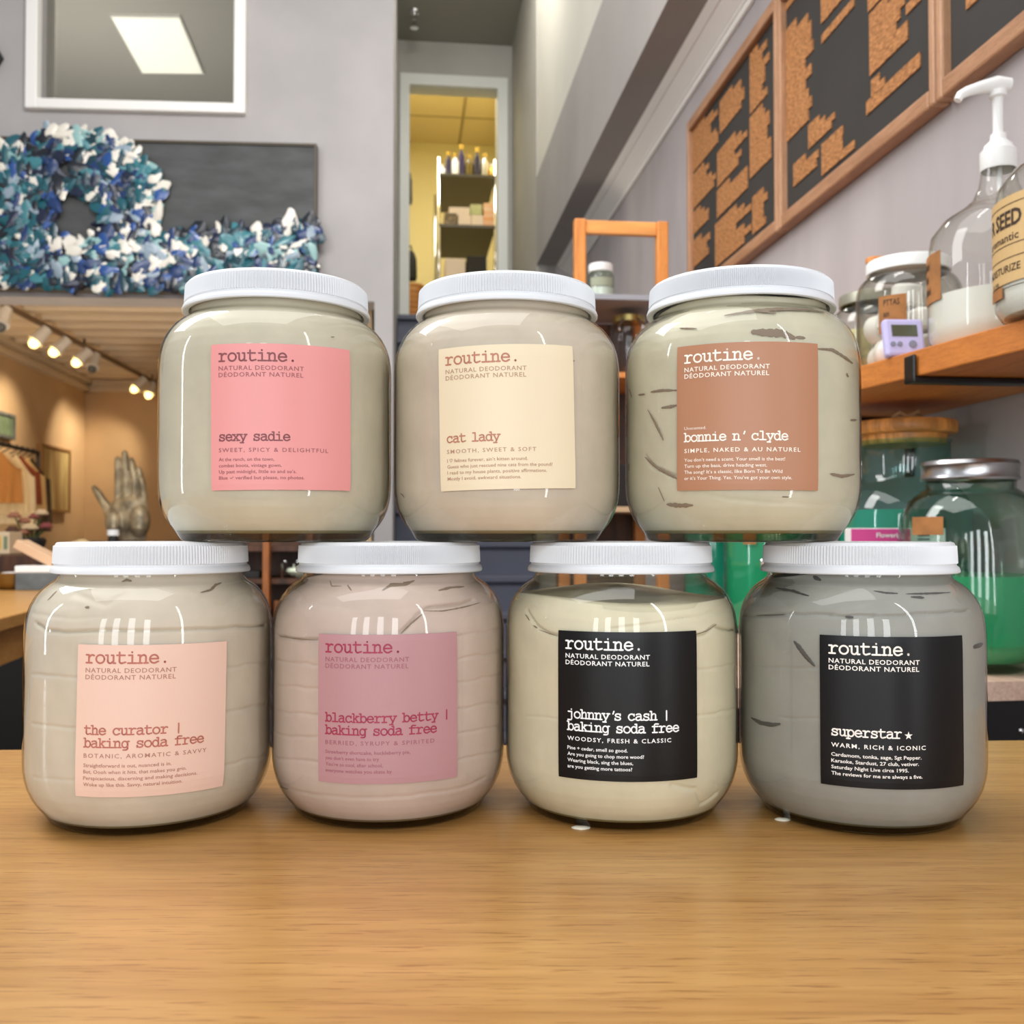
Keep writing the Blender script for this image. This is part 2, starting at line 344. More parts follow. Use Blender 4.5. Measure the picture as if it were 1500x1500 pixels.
for o0, o1, a, b in ((.010, .014, 0, .2), (.018, .020, .2, .3), (.020, .058, .3, .72), (.064, .068, .72, .8), (.068, .082, .8, 1.0)):
    m.hexa([RW(.5, LW, zc+hc*a), RW(TEND, LW, zc+hc*a), RW(TEND, LW-o0, zc+hc*a), RW(.5, LW-o0, zc+hc*a),
            RW(.5, LW, zc+hc*b), RW(TEND, LW, zc+hc*b), RW(TEND, LW-o1, zc+hc*b), RW(.5, LW-o1, zc+hc*b)])
struct('trim_2', m, 'white', bevel=.004)
# doorway at the head of the stairs
zd1 = hit_t(665, 127, TDOOR)[2]; zdo = hit_t(665, 112, TDOOR)[2]; ld0 = tl(hit_t(597, 300, TDOOR))[1]; ld1 = tl(hit_t(731, 300, TDOOR))[1]
lo0 = tl(hit_t(585, 300, TDOOR))[1]; lo1 = tl(hit_t(744, 300, TDOOR))[1]; ZLAND = hit_t(600, 466, TDOOR-.05)[2]
m = MB()
def tbox(l0, l1, z0, z1, t0, t1, mb=None):
    (mb or m).hexa([RW(t0, l0, z0), RW(t0, l1, z0), RW(t1, l1, z0), RW(t1, l0, z0), RW(t0, l0, z1), RW(t0, l1, z1), RW(t1, l1, z1), RW(t1, l0, z1)])
tbox(LS-.05, ld0, 0, 4.6, TDOOR, TDOOR+.12); tbox(ld1, LB+.1, 0, 4.6, TDOOR, TDOOR+.12); tbox(ld0, ld1, zd1, 4.6, TDOOR, TDOOR+.12); tbox(ld0, ld1, 0, ZLAND, TDOOR, TDOOR+.12)
struct('wall_stair_head', m, 'stairpaint')
m = MB()
tbox(lo0, ld0+.012, ZLAND, zdo, TDOOR-.025, TDOOR+.0); tbox(ld1-.012, lo1, ZLAND, zdo, TDOOR-.025, TDOOR); tbox(ld0, ld1, zd1-.008, zdo, TDOOR-.025, TDOOR)
tbox(ld0-.002, ld0+.012, ZLAND, zd1, TDOOR, TDOOR+.12); tbox(ld1-.012, ld1+.002, ZLAND, zd1, TDOOR, TDOOR+.12); tbox(ld0, ld1, zd1-.01, zd1+.002, TDOOR, TDOOR+.12)
struct('door_1', m, mat('pale_grey_door_trim', (214, 216, 210), .5), bevel=.006)
zs = hit_t(665, 63, TDOOR)[2]
m = MB(); tbox(LS-.02, LB+.02, zs, zs+.3, TDOOR-1.2, TDOOR+.02); struct('ceiling_stair', m, mat('stair_ceiling_paint', (150, 148, 138), .8))
sp = hit_t(607, 30, TDOOR-.35); sp[2] = zs
spk = thing('sprinkler_head', 'small chrome sprinkler head under the dark stairwell ceiling', 'sprinkler', sp)
MB().lathe([(0, 0), (.035, 0), (.03, -.012), (.012, -.016), (.012, -.05), (0, -.05)], 16).build('mount', 'chrome', spk, smooth=True, auto=40)
MB().lathe([(0, -.05), (.008, -.05), (.02, -.09), (.024, -.1), (.0, -.1)], 16).build('deflector', 'chrome', spk, smooth=True, auto=40)
# stair flight
m = MB(); rise = .17; n = int(round(ZLAND/rise)); rise = ZLAND/n; tread = (TDOOR-4.36)/n
m2 = MB()
for i in range(n):
    t0 = 4.36 + i*tread
    tbox(LS+.003, LB-.003, 0 if i == 0 else rise*i-.06, rise*(i+1)-.03, t0, TDOOR, m)
    tbox(LS+.003, LB-.003, rise*(i+1)-.03, rise*(i+1), t0-.03, TDOOR if i == n-1 else t0+tread+.02, m)
st = struct('floor_stairs', m, 'stair', bevel=.004)
# back room beyond the doorway
T2 = TDOOR+3.2; zb2 = hit_t(665, 211, T2)[2]; tb0 = TDOOR+.12
m = MB(); tbox(LS-.6, LB+.9, ZLAND-.1, zb2, T2, T2+.1); struct('wall_back_room', m, 'yellow')
m = MB(); tbox(LS-.22, LS-.12, ZLAND-.1, zb2, tb0, T2); struct('wall_back_room_left', m, 'yellow')
m = MB(); tbox(LB+.25, LB+.35, ZLAND-.1, zb2, tb0, T2); struct('wall_back_room_right', m, 'yellow')
m = MB(); tbox(LS-.7, LB+1, ZLAND-.1, ZLAND, tb0, T2); struct('floor_back_room', m, 'floor')
M['ctile'] = mat('cream_ceiling_tile', (222, 204, 160), .9); M['ctee'] = mat('ceiling_grid', (170, 152, 112), .7)
m = MB(); tbox(LS-.7, LB+1, zb2, zb2+.05, tb0, T2)
g = tl(hit_t(678, 190, T2-.6))[1]
m.mi = [0]*len(m.f); nb = len(m.f)
tbox(g-.012, g+.012, zb2-.004, zb2, tb0, T2); tbox(LS-.7, LB+1, zb2-.004, zb2, T2-.62, T2-.596)
m.mi = [0]*nb + [1]*(len(m.f)-nb)
struct('ceiling_back_room', m, ['ctile', 'ctee'])
light('back_room_light', 'AREA', RW(TDOOR+1.3, .25, zb2-.05), 40, (1.0, .94, .80), (.5, 1.2), rot=(0, 0, TH))

# ------------------------------------------------------------------ counter
yb0 = at_z(0, 1097, TT); yb1 = at_z(1500, 1083, TT)
tb = thing('wooden_counter', 'honey coloured wooden counter top carrying the seven big cream jars', 'counter', (0, .55, TT-.04))
dirx = (yb1-yb0)/np.linalg.norm(yb1-yb0); nrm = np.array([-dirx[1], dirx[0], 0]); mid = (yb0+yb1)/2
m = MB()
cs = [mid-dirx*.95-nrm*.62, mid+dirx*.66-nrm*.62, mid+dirx*.66, mid-dirx*.95]
m.hexa([Vector(c)*1 + Vector((0, 0, -.04)) for c in cs] + [Vector(c) for c in cs]); m.build('worktop', 'table', tb, bevel=.004, world=True)
m = MB(); q = [mid-dirx*.9-nrm*.58, mid+dirx*.62-nrm*.58, mid+dirx*.62-nrm*.04, mid-dirx*.9-nrm*.04]
m.hexa([Vector((c[0], c[1], 0)) for c in q] + [Vector((c[0], c[1], TT-.0401)) for c in q]); m.build('cabinet', 'darkwood', tb, world=True)
# ------------------------------------------------------------------ lettering
def arc(cx, cy, rx, ry, a0, a1, n=14):
    return [(cx+rx*math.cos(math.radians(a0+(a1-a0)*i/n)), cy+ry*math.sin(math.radians(a0+(a1-a0)*i/n))) for i in range(n+1)]
GL = {                                                       # typewriter letters as strokes on a 600-unit pitch
 'r': [[(80, 430), (225, 430), (225, 0)], [(80, 0), (400, 0)], [(225, 270), (270, 345), (345, 410), (430, 435), (520, 400)]],
 'o': [arc(300, 215, 225, 225, 0, 360, 24)],
 'u': [[(40, 430), (145, 430), (145, 140)] + arc(275, 125, 130, 130, 180, 320), [(345, 430), (450, 430), (450, 0), (555, 0)], [(375, 40), (450, 120)]],
 't': [[(200, 590), (200, 120)] + arc(320, 115, 120, 120, 180, 300, 8) + [(520, 50)], [(70, 430), (480, 430)]],
 'i': [[(120, 430), (305, 430), (305, 0)], [(85, 0), (525, 0)], [(290, 590), (290, 606)]],
 'n': [[(40, 430), (140, 430), (140, 0)], [(40, 0), (245, 0)], [(140, 300), (200, 390)] + arc(320, 310, 125, 130, 125, 0, 8) + [(445, 0)], [(350, 0), (550, 0)]],
 'e': [[(90, 225), (510, 225)] + arc(300, 215, 215, 225, 5, 312, 22) + [(515, 70)]],
 's': [[(470, 430), (470, 320)], [(470, 340), (420, 415), (300, 440), (180, 420), (125, 335), (170, 260), (300, 225), (440, 185), (490, 100), (430, 15), (290, -15), (160, 15), (110, 95)], [(110, 0), (110, 120)]],
 'x': [[(110, 430), (490, 0)], [(490, 430), (110, 0)], [(40, 430), (230, 430)], [(375, 430), (560, 430)], [(30, 0), (230, 0)], [(370, 0), (570, 0)]],
 'y': [[(95, 430), (310, 10)], [(510, 430), (310, 10), (215, -170)], [(30, 430), (230, 430)], [(380, 430), (575, 430)], [(90, -170), (320, -170)]],
 'a': [[(110, 390), (190, 430), (300, 440)] + arc(310, 310, 130, 130, 80, 0, 6) + [(440, 0), (550, 0)], [(440, 245), (330, 260), (200, 245), (105, 180), (85, 110), (120, 25), (220, -15), (330, 10), (440, 100)]],
 'd': [arc(265, 215, 190, 225, 0, 360, 22), [(345, 610), (455, 610), (455, 0), (560, 0)]],
 'c': [arc(300, 215, 215, 225, 35, 318, 20) + [(520, 65)], [(480, 430), (480, 300)]],
 'l': [[(120, 610), (305, 610), (305, 0)], [(85, 0), (525, 0)]],
 'b': [arc(335, 215, 190, 225, 0, 360, 22), [(40, 610), (145, 610), (145, 0), (40, 0)]],
 'k': [[(50, 610), (155, 610), (155, 0)], [(50, 0), (235, 0)], [(430, 430), (165, 190)], [(260, 275), (470, 0)], [(330, 430), (520, 430)], [(370, 0), (555, 0)]],
 'g': [arc(265, 215, 190, 225, 0, 360, 22), [(555, 430), (455, 430), (455, -60)] + arc(325, -50, 130, 125, 0, -90, 8) + [(160, -175)]],
 'f': [[(90, 430), (500, 430)], [(100, 0), (450, 0)], [(235, 0), (235, 490)] + arc(345, 490, 110, 125, 180, 90, 6) + [(530, 600)]],
 'h': [[(40, 610), (145, 610), (145, 0)], [(40, 0), (245, 0)], [(145, 300), (205, 390)] + arc(320, 310, 125, 130, 125, 0, 8) + [(445, 0)], [(350, 0), (550, 0)]],
 'j': [[(120, 430), (395, 430), (395, -60)] + arc(275, -55, 120, 120, 0, -90, 6) + [(90, -170)], [(370, 590), (370, 606)]],
 'p': [arc(335, 215, 190, 225, 0, 360, 22), [(40, 430), (145, 430), (145, -170)], [(40, -170), (270, -170)]],
 '.': [[(300, 25), (300, 41)]], '|': [[(300, 620), (300, -60)]], '\u2019': [[(350, 610), (285, 430)]], ' ': [],
}
def stroke_text(mb, s, x, y, adv, place, mi, weight=88, em=None):
    """typewriter text: ribbons with round joins, laid onto a surface by place(x, y)"""
    k = (em or adv)/600
    xs = 0
    for ch in s:
        ci = xs; xs += {' ': .84, '\u2019': .62}.get(ch, 1)
        for pl in GL[ch]:
            wd = weight*(1.35 if ch == '.' else 1)/2
            for (x0, y0), (x1, y1) in zip(pl, pl[1:]):
                d = math.hypot(x1-x0, y1-y0) or 1; nx, ny = -(y1-y0)/d*wd, (x1-x0)/d*wd
                Q = [(x0+nx, y0+ny), (x0-nx, y0-ny), (x1-nx, y1-ny), (x1+nx, y1+ny)]
                mb.add([place(x+ci*adv+q[0]*k, y+q[1]*k) for q in Q], [(0, 1, 2, 3)], mi)
            for (x0, y0) in pl:
                mb.add([place(x+ci*adv+(x0+wd*math.cos(a*PI/5))*k, y+(y0+wd*math.sin(a*PI/5))*k) for a in range(10)], [tuple(range(10))], mi)
    return mb
_cache = {}
def sans(s, bold=0.0, space=1.0):
    key = (s, bold, space)
    if key not in _cache:
        cu = bpy.data.curves.new('type', 'FONT'); cu.body = s; cu.size = 1; cu.space_character = space; cu.offset = bold; cu.resolution_u = 2
        o = bpy.data.objects.new('type', cu); C.objects.link(o)
        dg = bpy.context.evaluated_depsgraph_get(); me = o.evaluated_get(dg).to_mesh()
        v = [(p.co.x, p.co.y) for p in me.vertices]; f = [tuple(p.vertices) for p in me.polygons]
        o.evaluated_get(dg).to_mesh_clear(); bpy.data.objects.remove(o); bpy.data.curves.remove(cu)
        _cache[key] = (v, f)
    return _cache[key]
def sans_text(mb, s, x, y, width, size, place, mi, bold=0.0, space=1.0):
    v, f = sans(s, bold, space)
    x0 = min(p[0] for p in v); x1 = max(p[0] for p in v); kx = width/(x1-x0)
    mb.add([place(x+(p[0]-x0)*kx, y+p[1]*size) for p in v], f, mi)

# ------------------------------------------------------------------ the big cream jars
PROF = [(.0, 0), (.050, 0), (.0552, .0004), (.0572, .0016), (.0590, .0042), (.0607, .0068), (.0638, .0105), (.0664, .0146), (.0688, .0200), (.0701, .0252), (.0708, .0300), (.0710, .034),
        (.0711, .042), (.0711, .07), (.0711, .098), (.0710, .106), (.0706, .1115), (.0697, .117), (.0680, .1222), (.0654, .127), (.0622, .131), (.0585, .1342), (.0553, .1362), (.0533, .138), (.0526, .1398), (.0530, .1418), (.0534, .144)]
PZ = np.array([p[1] for p in PROF[2:]]); PR = np.array([p[0] for p in PROF[2:]])
def prof_r(z): return np.interp(z, PZ, PR)
HJ, HF = .1585, .1407                                        # lid top, flange bottom
JP = {'A': (-.1475, .6182, HJ), 'B': (-.0033, .6243, HJ), 'C': (.142, .6117, HJ), 'D': (-.2194, .6035, 0), 'E': (-.0761, .6154, 0), 'F': (.0673, .6142, 0), 'G': (.2113, .6037, 0)}
SZ = {j: 1.0 if j in 'ABC' else (HJ+.0037)/HJ for j in 'ABCDEFG'}      # bottom-row jars stand a little taller
for j in 'DEFG': JP[j] = JP[j][:2] + (-.0037,)
LAB = {'A': (.2773, .0703, .0104), 'B': (.0067, .0709, .0229), 'C': (-.1691, .0699, -.0059), 'D': (.3543, .0622, -.0158), 'E': (.1104, .0668, .0034), 'F': (-.0443, .0683, .0017), 'G': (-.0475, .0668, .0004)}
def px_jar(j, px, py, r=.0711):
    """pixel -> (angle from the front, height) on a jar's wall"""
    x, y, z = JP[j]; d = ray(px, py); ox, oy = -x, -y
    a = d[0]**2+d[1]**2; b = 2*(ox*d[0]+oy*d[1]); c = ox*ox+oy*oy-r*r
    D = max(b*b-4*a*c, 0); s = (-b-math.sqrt(D))/(2*a); P = CAM+d*s
    return math.atan2(P[0]-x, -(P[1]-y)), (P[2]-TZ-z)/SZ[j]
def crop(x0, y0, s): return lambda pts: [(x0+p[0]/s, y0+p[1]/s) for p in pts]
CR_ = {'A': crop(220, 380, 3.489), 'B': crop(560, 380, 3.489), 'C': crop(900, 380, 3.489), 'D': crop(20, 780, 3.3333), 'E': crop(385, 780, 3.408), 'F': crop(730, 780, 3.408), 'G': crop(1070, 780, 3.3333)}
# creases in the cream (followed where they show) : polyline, depth mm, width mm
GRV = {
 'A': [],
 'B': [],
 'C': [([(430, 1195), (660, 1235), (1000, 1255), (1230, 1240)], .5, 1.0), ([(150, 1010), (200, 1060), (320, 1110)], 1.2, 1.6)],
 'D': [([(85, 440), (140, 475), (230, 492), (330, 487), (480, 482), (640, 487), (760, 480), (900, 478), (1050, 468), (1180, 462), (1245, 450)], 2.2, 1.3), ([(80, 695), (200, 705), (310, 712)], .9, 1.1),
       ([(80, 938), (180, 948), (300, 955)], .9, 1.1), ([(80, 1195), (180, 1207), (300, 1212)], .5, 1.2), ([(1040, 665), (1150, 650), (1250, 630)], .9, 1.1), ([(1040, 880), (1140, 860), (1245, 835)], 1.0, 1.4),
       ([(1030, 1140), (1140, 1115), (1245, 1085)], .9, 1.1), ([(60, 395), (240, 420), (420, 425)], .5, 1.5), ([(230, 310), (330, 345), (430, 350), (530, 300)], 1.2, 2.5)],
 'E': [([(55, 515), (160, 532), (275, 540)], 1.6, 1.2)] + [([(50, y), (160, y+18), (280, y+28)], .8, 1.1) for y in (635, 755, 885, 1000, 1120)] + [([(970, y+48), (1090, y+25), (1200, y)], .9, 1.1) for y in (475, 590, 705, 840, 965, 1090)]
      + [([(70, 1265), (200, 1310), (450, 1333), (700, 1328), (950, 1290), (1130, 1230)], .9, 1.2), ([(140, 345), (400, 385), (700, 390), (1000, 370)], .7, 2.0), ([(690, 505), (790, 410), (840, 385), (950, 380), (1090, 350)], 1.8, 1.4)],
 'F': [([(120, 405), (180, 470), (240, 505), (300, 518)], 2.2, 1.3), ([(985, 512), (1050, 490), (1095, 460), (1140, 480), (1195, 490)], 2.2, 1.3), ([(560, 470), (760, 440), (960, 410), (1190, 375)], .7, 1.5),
       ([(130, 915), (300, 930)], .5, 1.1), ([(990, 690), (1100, 675), (1190, 650)], .8, 1.2), ([(990, 918), (1090, 905), (1195, 875)], .8, 1.2), ([(880, 1265), (1000, 1290), (1060, 1370), (1130, 1310)], 1.8, 1.6)],
 'G': [([(45, 405), (250, 400), (450, 405), (570, 418), (800, 410), (1000, 400), (1200, 385)], 1.6, 1.2), ([(80, 655), (250, 660), (430, 665)], .5, 1.0), ([(230, 905), (430, 912)], .5, 1.0), ([(480, 400), (700, 350), (780, 375), (700, 415)], .6, 2.0)],
}
# air gaps behind the glass, their shade laid on as dark strips : polyline, half width mm
POCK = {
 'A': [([(927, 395), (945, 395)], .35)],
 'B': [([(86, 1195), (97, 1205), (107, 1217)], .5), ([(975, 515), (988, 518)], .3)],
 'C': [([(180, 677), (240, 668), (316, 668)], 1.0), ([(115, 692), (150, 688)], .7), ([(235, 758), (280, 752), (316, 744)], 1.1), ([(165, 768), (200, 830), (225, 880), (245, 925)], 1.0), ([(150, 1010), (210, 1062), (280, 1100), (318, 1120)], 1.1),
       ([(262, 1252), (330, 1258), (400, 1256)], 1.5), ([(700, 368), (780, 372), (860, 375), (930, 402)], 2.8), ([(1040, 455), (1120, 460), (1180, 495), (1225, 530)], 1.1), ([(930, 395), (980, 400)], 1.0), ([(1110, 1095), (1170, 1108), (1235, 1098)], 1.0), ([(1215, 820), (1245, 820)], .8),
       ([(70, 660), (82, 705)], .6), ([(68, 1045), (68, 1080)], .8), ([(720, 262), (830, 272)], .8), ([(560, 285), (740, 258), (900, 250), (1080, 268)], 1.2), ([(860, 1213), (895, 1214)], .5), ([(220, 1165), (250, 1235)], .4), ([(1195, 580), (1203, 600)], .7), ([(330, 350), (420, 352)], .6)],
 'D': [([(345, 365), (365, 366)], .8), ([(525, 240), (550, 232), (575, 238)], .8), ([(915, 293), (965, 280), (990, 255), (1020, 245)], .6), ([(205, 285), (160, 330)], .4)],
 'E': [([(595, 290), (640, 262), (700, 262), (760, 240)], 1.3), ([(420, 262), (440, 290)], .5), ([(330, 240), (340, 268), (390, 268)], .4), ([(880, 290), (940, 275), (1010, 270)], .8), ([(690, 505), (740, 455), (800, 405)], .5), ([(805, 392), (900, 392), (1010, 372), (1090, 350)], .4), ([(75, 1265), (120, 1282)], .5), ([(75, 516), (270, 538)], .35)],
 'F': [([(130, 410), (150, 440)], .5), ([(170, 465), (190, 478)], .5), ([(985, 512), (1050, 490), (1095, 458)], .35), ([(200, 487), (290, 517)], .3)],
 'G': [([(305, 530), (330, 560), (360, 600), (410, 655)], 1.6), ([(95, 905), (140, 930), (200, 940), (240, 935)], 1.4), ([(215, 270), (300, 285), (380, 310)], .8), ([(885, 315), (950, 318)], .8), ([(700, 285), (760, 295), (820, 298)], .7), ([(860, 300), (960, 298), (1080, 292)], .5), ([(1195, 560), (1240, 545)], 1.6), ([(120, 405), (260, 402)], .35), ([(560, 412), (600, 415)], .8), ([(400, 215), (440, 235)], 1.2)],
}
CREAM = {'A': (203, 195, 174), 'B': (208, 195, 177), 'C': (206, 200, 177), 'D': (211, 200, 183), 'E': (204, 184, 173), 'F': (222, 214, 187), 'G': (156, 156, 150)}
CTOP = {'A': .1500, 'B': .1500, 'C': .1425, 'D': .1500, 'E': .1395, 'F': .1265, 'G': .1405}
PAPER = {'A': (228, 150, 148), 'B': (232, 216, 184), 'C': (176, 124, 92), 'D': (230, 196, 178), 'E': (180, 134, 138), 'F': (15, 15, 16), 'G': (14, 15, 18)}
INK = {'A': ((132, 68, 72), (150, 84, 86)), 'B': ((186, 122, 96), (176, 134, 108)), 'C': ((250, 244, 232), (248, 236, 222)), 'D': ((184, 108, 92), (172, 120, 104)), 'E': ((160, 46, 76), (158, 92, 104)), 'F': ((248, 248, 248), (244, 244, 244)), 'G': ((248, 240, 232), (246, 240, 234))}
TXT = {
 'A': (['sexy sadie'], ('SWEET, SPICY & DELIGHTFUL', 61.5), [('At the ranch, on the town,', 31), ('combat boots, vintage gown.', 35), ('Up past midnight, little so and so\u2019s.', 43), ('Blue \u2713 verified but please, no photos.', 47.5)]),
 'B': (['cat lady'], ('SMOOTH, SWEET & SOFT', 52), [('I \u2661 felines furever, ain\u2019t kitten around.', 47), ('Guess who just rescued nine cats from the pound?', 61.5), ('I read to my house plants, positive affirmations.', 58), ('Mostly I avoid, awkward situations.', 43)]),
 'C': (['bonnie n\u2019 clyde'], ('SIMPLE, NAKED & AU NATUREL', 65), [('You don\u2019t need a scent. Your smell is the best!', 56), ('Turn up the bass, drive heading west.', 46), ('The song? It\u2019s a classic, like Born To Be Wild', 54.5), ('or it\u2019s Your Thing. Yes. You\u2019ve got your own style.', 60)]),
 'D': (['the curator |', 'baking soda free'], ('BOTANIC, AROMATIC & SAVVY', 65), [('Straightforward is out, nuanced is in.', 46), ('But, Oooh when it hits, that makes you grin.', 54), ('Perspicacious, discerning and making decisions.', 60), ('Woke up like this. Savvy, natural intuition.', 52)]),
 'E': (['blackberry betty |', 'baking soda free'], ('BERRIED, SYRUPY & SPIRITED', 62), [('Strawberry shortcake, huckleberry pie,', 48), ('you don\u2019t even have to try', 31), ('You\u2019re so cool, after school,', 33), ('everyone watches you skate by', 38)]),
 'F': (['johnny\u2019s cash |', 'baking soda free'], ('WOODSY, FRESH & CLASSIC', 58.5), [('Pine + cedar, smell so good.', 34), ('Are you going to chop more wood?', 43), ('Wearing black, sing the blues,', 37), ('are you getting more tattoos?', 36.5)]),
 'G': (['superstar'], ('WARM, RICH & ICONIC', 49.5), [('Cardamom, tonka, sage, Sgt Pepper.', 47), ('Karaoke, Stardust, 27 club, vetiver.', 45.5), ('Saturday Night Live circa 1995.', 40), ('The reviews for me are always a five.', 47.5)]),
}
JLAB = {
 'A': 'large jar of cream with a pink square label, stacked on top row',
 'B': 'large jar of beige cream with an ivory label, middle of top row',
 'C': 'large jar with tan brown label and dark streaks in its pale cream',
 'D': 'large jar with pale peach label standing on the counter, cream creased all round',
 'E': 'large jar of pinkish cream with a dusty mauve label, on the counter',
 'F': 'large jar of pale yellow cream with a black label, empty at the neck',
 'G': 'large jar of grey paste with a black label, standing on the counter'}
RIBS = {'A': 200, 'B': 200, 'C': 300, 'D': 200, 'E': 300, 'F': 200, 'G': 200}
M['pocket'] = mat('hollow_shade_on_cream', (138, 120, 102), .6)  # shade of the air gaps, put into the colour
M['pocketg'] = mat('hollow_shade_on_paste', (78, 76, 74), .6)  # same gap shade for the grey paste, as colour

# shared glass shell
gm = MB()
inn = [(r-.0024, z) for r, z in PROF if z > .03]
gp = PROF + [(.0532, .154), (.0512, .154)] + [(r, z) for r, z in reversed(inn)] + [(.0660, .0205), (.060, .0105), (.05, .0056), (0, .0050)]
gm.lathe(gp, 128)
GLASS_ME = None
def lid_mesh(n):
    m = MB(); seg = n*4
    def fn(r, z, a):
        if .1462 < z < .1564 and r > .05:
            return r + .0006*math.cos(a*n)
        return r
    prof = [(.0530, .1440), (.0536, .1412), (.0568, HF), (.0575, .1412), (.0575, .1424), (.0569, .1440), (.0556, .1450), (.0554, .1461), (.0557, .1463), (.0555, .1510), (.0552, .1563), (.0548, .1566), (.0545, .1576), (.0537, .1583), (.0525, HJ), (.0500, HJ), (.0492, .1581), (.03, .1580), (0, .1580)]
    return m.lathe(prof, seg, fn=fn)
LIDME = {}
for j in 'DEFGABC':
    x, y, z0 = JP[j]
    t = thing('cream_jar', JLAB[j], 'jar', (x, y, TZ+z0), 0, 'big cream jars stacked on the counter'); t.scale = (1, 1, SZ[j])
    if GLASS_ME is None:
        gm.mi = [1 if (sum(gm.v[i][2] for i in f)/len(f) < .0062) else 0 for f in gm.f]
        g = gm.build('glass_body', ['glass', 'glassbase'], t, smooth=True, auto=50); GLASS_ME = g.data
    else:
        g = bpy.data.objects.new('glass_body', GLASS_ME); C.objects.link(g); g.parent = t
    # cream: grid over angle and height, creased where the photo shows it
    rng = np.random.RandomState(ord(j)); ztop = CTOP[j]
    nth, nz = 320, 170
    th = np.linspace(-PI, PI, nth, endpoint=False)
    zz = np.concatenate([np.linspace(.0050, .03, 24, endpoint=False), np.linspace(.03, ztop, nz-24)])
    T, Z = np.meshgrid(th, zz)
    rad = np.minimum(prof_r(Z)-.0010, np.where(Z < .03, prof_r(Z)-.0010, 9))
    inset = np.zeros_like(rad)
    for pl, dep, wid in GRV[j]:
        Q = [px_jar(j, *p) for p in CR_[j](pl)]
        P = []
        for (a0, b0), (a1, b1) in zip(Q, Q[1:]):
            n_ = max(2, int(abs(a1-a0)*.0711/.001)+2)
            P += [(a0+(a1-a0)*i/n_, b0+(b1-b0)*i/n_) for i in range(n_)]
        P.append(Q[-1]); P = np.array(P); P[:, 1] += np.interp(np.arange(len(P)), np.arange(len(P)//9+2)*9, rng.randn(len(P)//9+2)*.00035)
        msk = (T > P[:, 0].min()-.05) & (T < P[:, 0].max()+.05) & (Z > P[:, 1].min()-.006) & (Z < P[:, 1].max()+.006)
        d2 = np.min(((T[msk][:, None]-P[None, :, 0])*.0711)**2 + (Z[msk][:, None]-P[None, :, 1])**2, axis=1)
        inset[msk] += dep*.001*np.exp(-d2/(wid*.00062)**2)
    ph = rng.rand(6)*6
    soft = sum(np.sin(T*k+ph[k]+Z*(30+40*k)) for k in range(1, 5))
    rad = rad - inset - .00008*(soft+4)
    if ztop < .149:                                          # uneven upper rim of a part-filled jar
        lift = .0022*np.sin(T*1.0+ph[0])+.0014*np.sin(T*3+ph[1])
        f_ = np.clip((Z-(ztop-.03))/.03, 0, 1); Z = Z + lift*f_
    rad = np.minimum(rad, prof_r(Z)-.0008)
    V = np.stack([rad*np.sin(T), -rad*np.cos(T), Z], -1).reshape(-1, 3)
    m = MB(); m.v = [tuple(p) for p in V]
    for r_ in range(nz-1):
        a_ = r_*nth
        for k in range(nth):
            k2 = (k+1) % nth; m.f.append((a_+k, a_+k2, a_+nth+k2, a_+nth+k))
    m.f.append(tuple(range(nth-1, -1, -1)))
    top0 = (nz-1)*nth; prev = top0
    if ztop < .149:
        for fr in (.93, .8, .6, .4, .2):
            o_ = len(m.v)
            for k in range(nth):
                vx, vy, vz = m.v[top0+k]; m.v.append((vx*fr, vy*fr, vz+.0012*math.sin(9*fr+2*th[k])+.0016*(1-fr)))
            for k in range(nth):
                k2 = (k+1) % nth; m.f.append((prev+k, prev+k2, o_+k2, o_+k))
            prev = o_
    m.f.append(tuple(prev+k for k in range(nth))); m.mi = [0]*len(m.f)
    cm = mat('cream_fill', CREAM[j], .45, var=.03, vscale=45, bump=.03, bscale=160)
    m.build('paste' if j == 'G' else 'cream', cm, t, smooth=True)
    # stand-off gaps, drawn as dark coloured strips over the cream
    for pl, hw_ in POCK[j]:
        Q = [px_jar(j, *p, r=float(np.interp(.139, PZ, PR)) if False else .0711) for p in CR_[j](pl)]
        # re-solve on the shoulder / neck where the wall is narrower
        Q2 = []
        for p, (a_, z_) in zip(CR_[j](pl), Q):
            for _ in range(6): a_, z_ = px_jar(j, *p, r=float(prof_r(z_)))
            Q2.append((a_, z_))
        S = []
        for (a0, b0), (a1, b1) in zip(Q2, Q2[1:]):
            S += [(a0+(a1-a0)*i/8, b0+(b1-b0)*i/8) for i in range(8)]
        S.append(Q2[-1]); n_ = len(S); m = MB()
        for i, (a_, z_) in enumerate(S):
            p0, p1 = S[max(i-1, 0)], S[min(i+1, n_-1)]
            dx, dz = (p1[0]-p0[0])*.0711, p1[1]-p0[1]; d = math.hypot(dx, dz) or 1
            tp = max(.12, math.sin(PI*(i+.5)/n_)**.5)*hw_*.001*(1+.15*rng.randn())*.85
            for sgn in (1, 0, -1):
                aa = a_-dz/d*tp*sgn/.0711; zq = min(z_+dx/d*tp*sgn, .143); r_ = float(prof_r(zq))-(.00045 if sgn == 0 else .00085)
                m.v.append((r_*math.sin(aa), -r_*math.cos(aa), zq))
        for i in range(n_-1):
            for q in (0, 1): m.f.append((3*i+q, 3*i+q+1, 3*i+q+4, 3*i+q+3))
        m.mi = [0]*len(m.f); m.build('air_pocket_shade', 'pocketg' if j == 'G' else 'pocket', t, smooth=True)
    # lid
    nr = RIBS[j]
    if nr not in LIDME:
        l = lid_mesh(nr).build('lid', 'lid', t, smooth=True, auto=35); LIDME[nr] = l.data
    else:
        l = bpy.data.objects.new('lid', LIDME[nr]); C.objects.link(l); l.parent = t
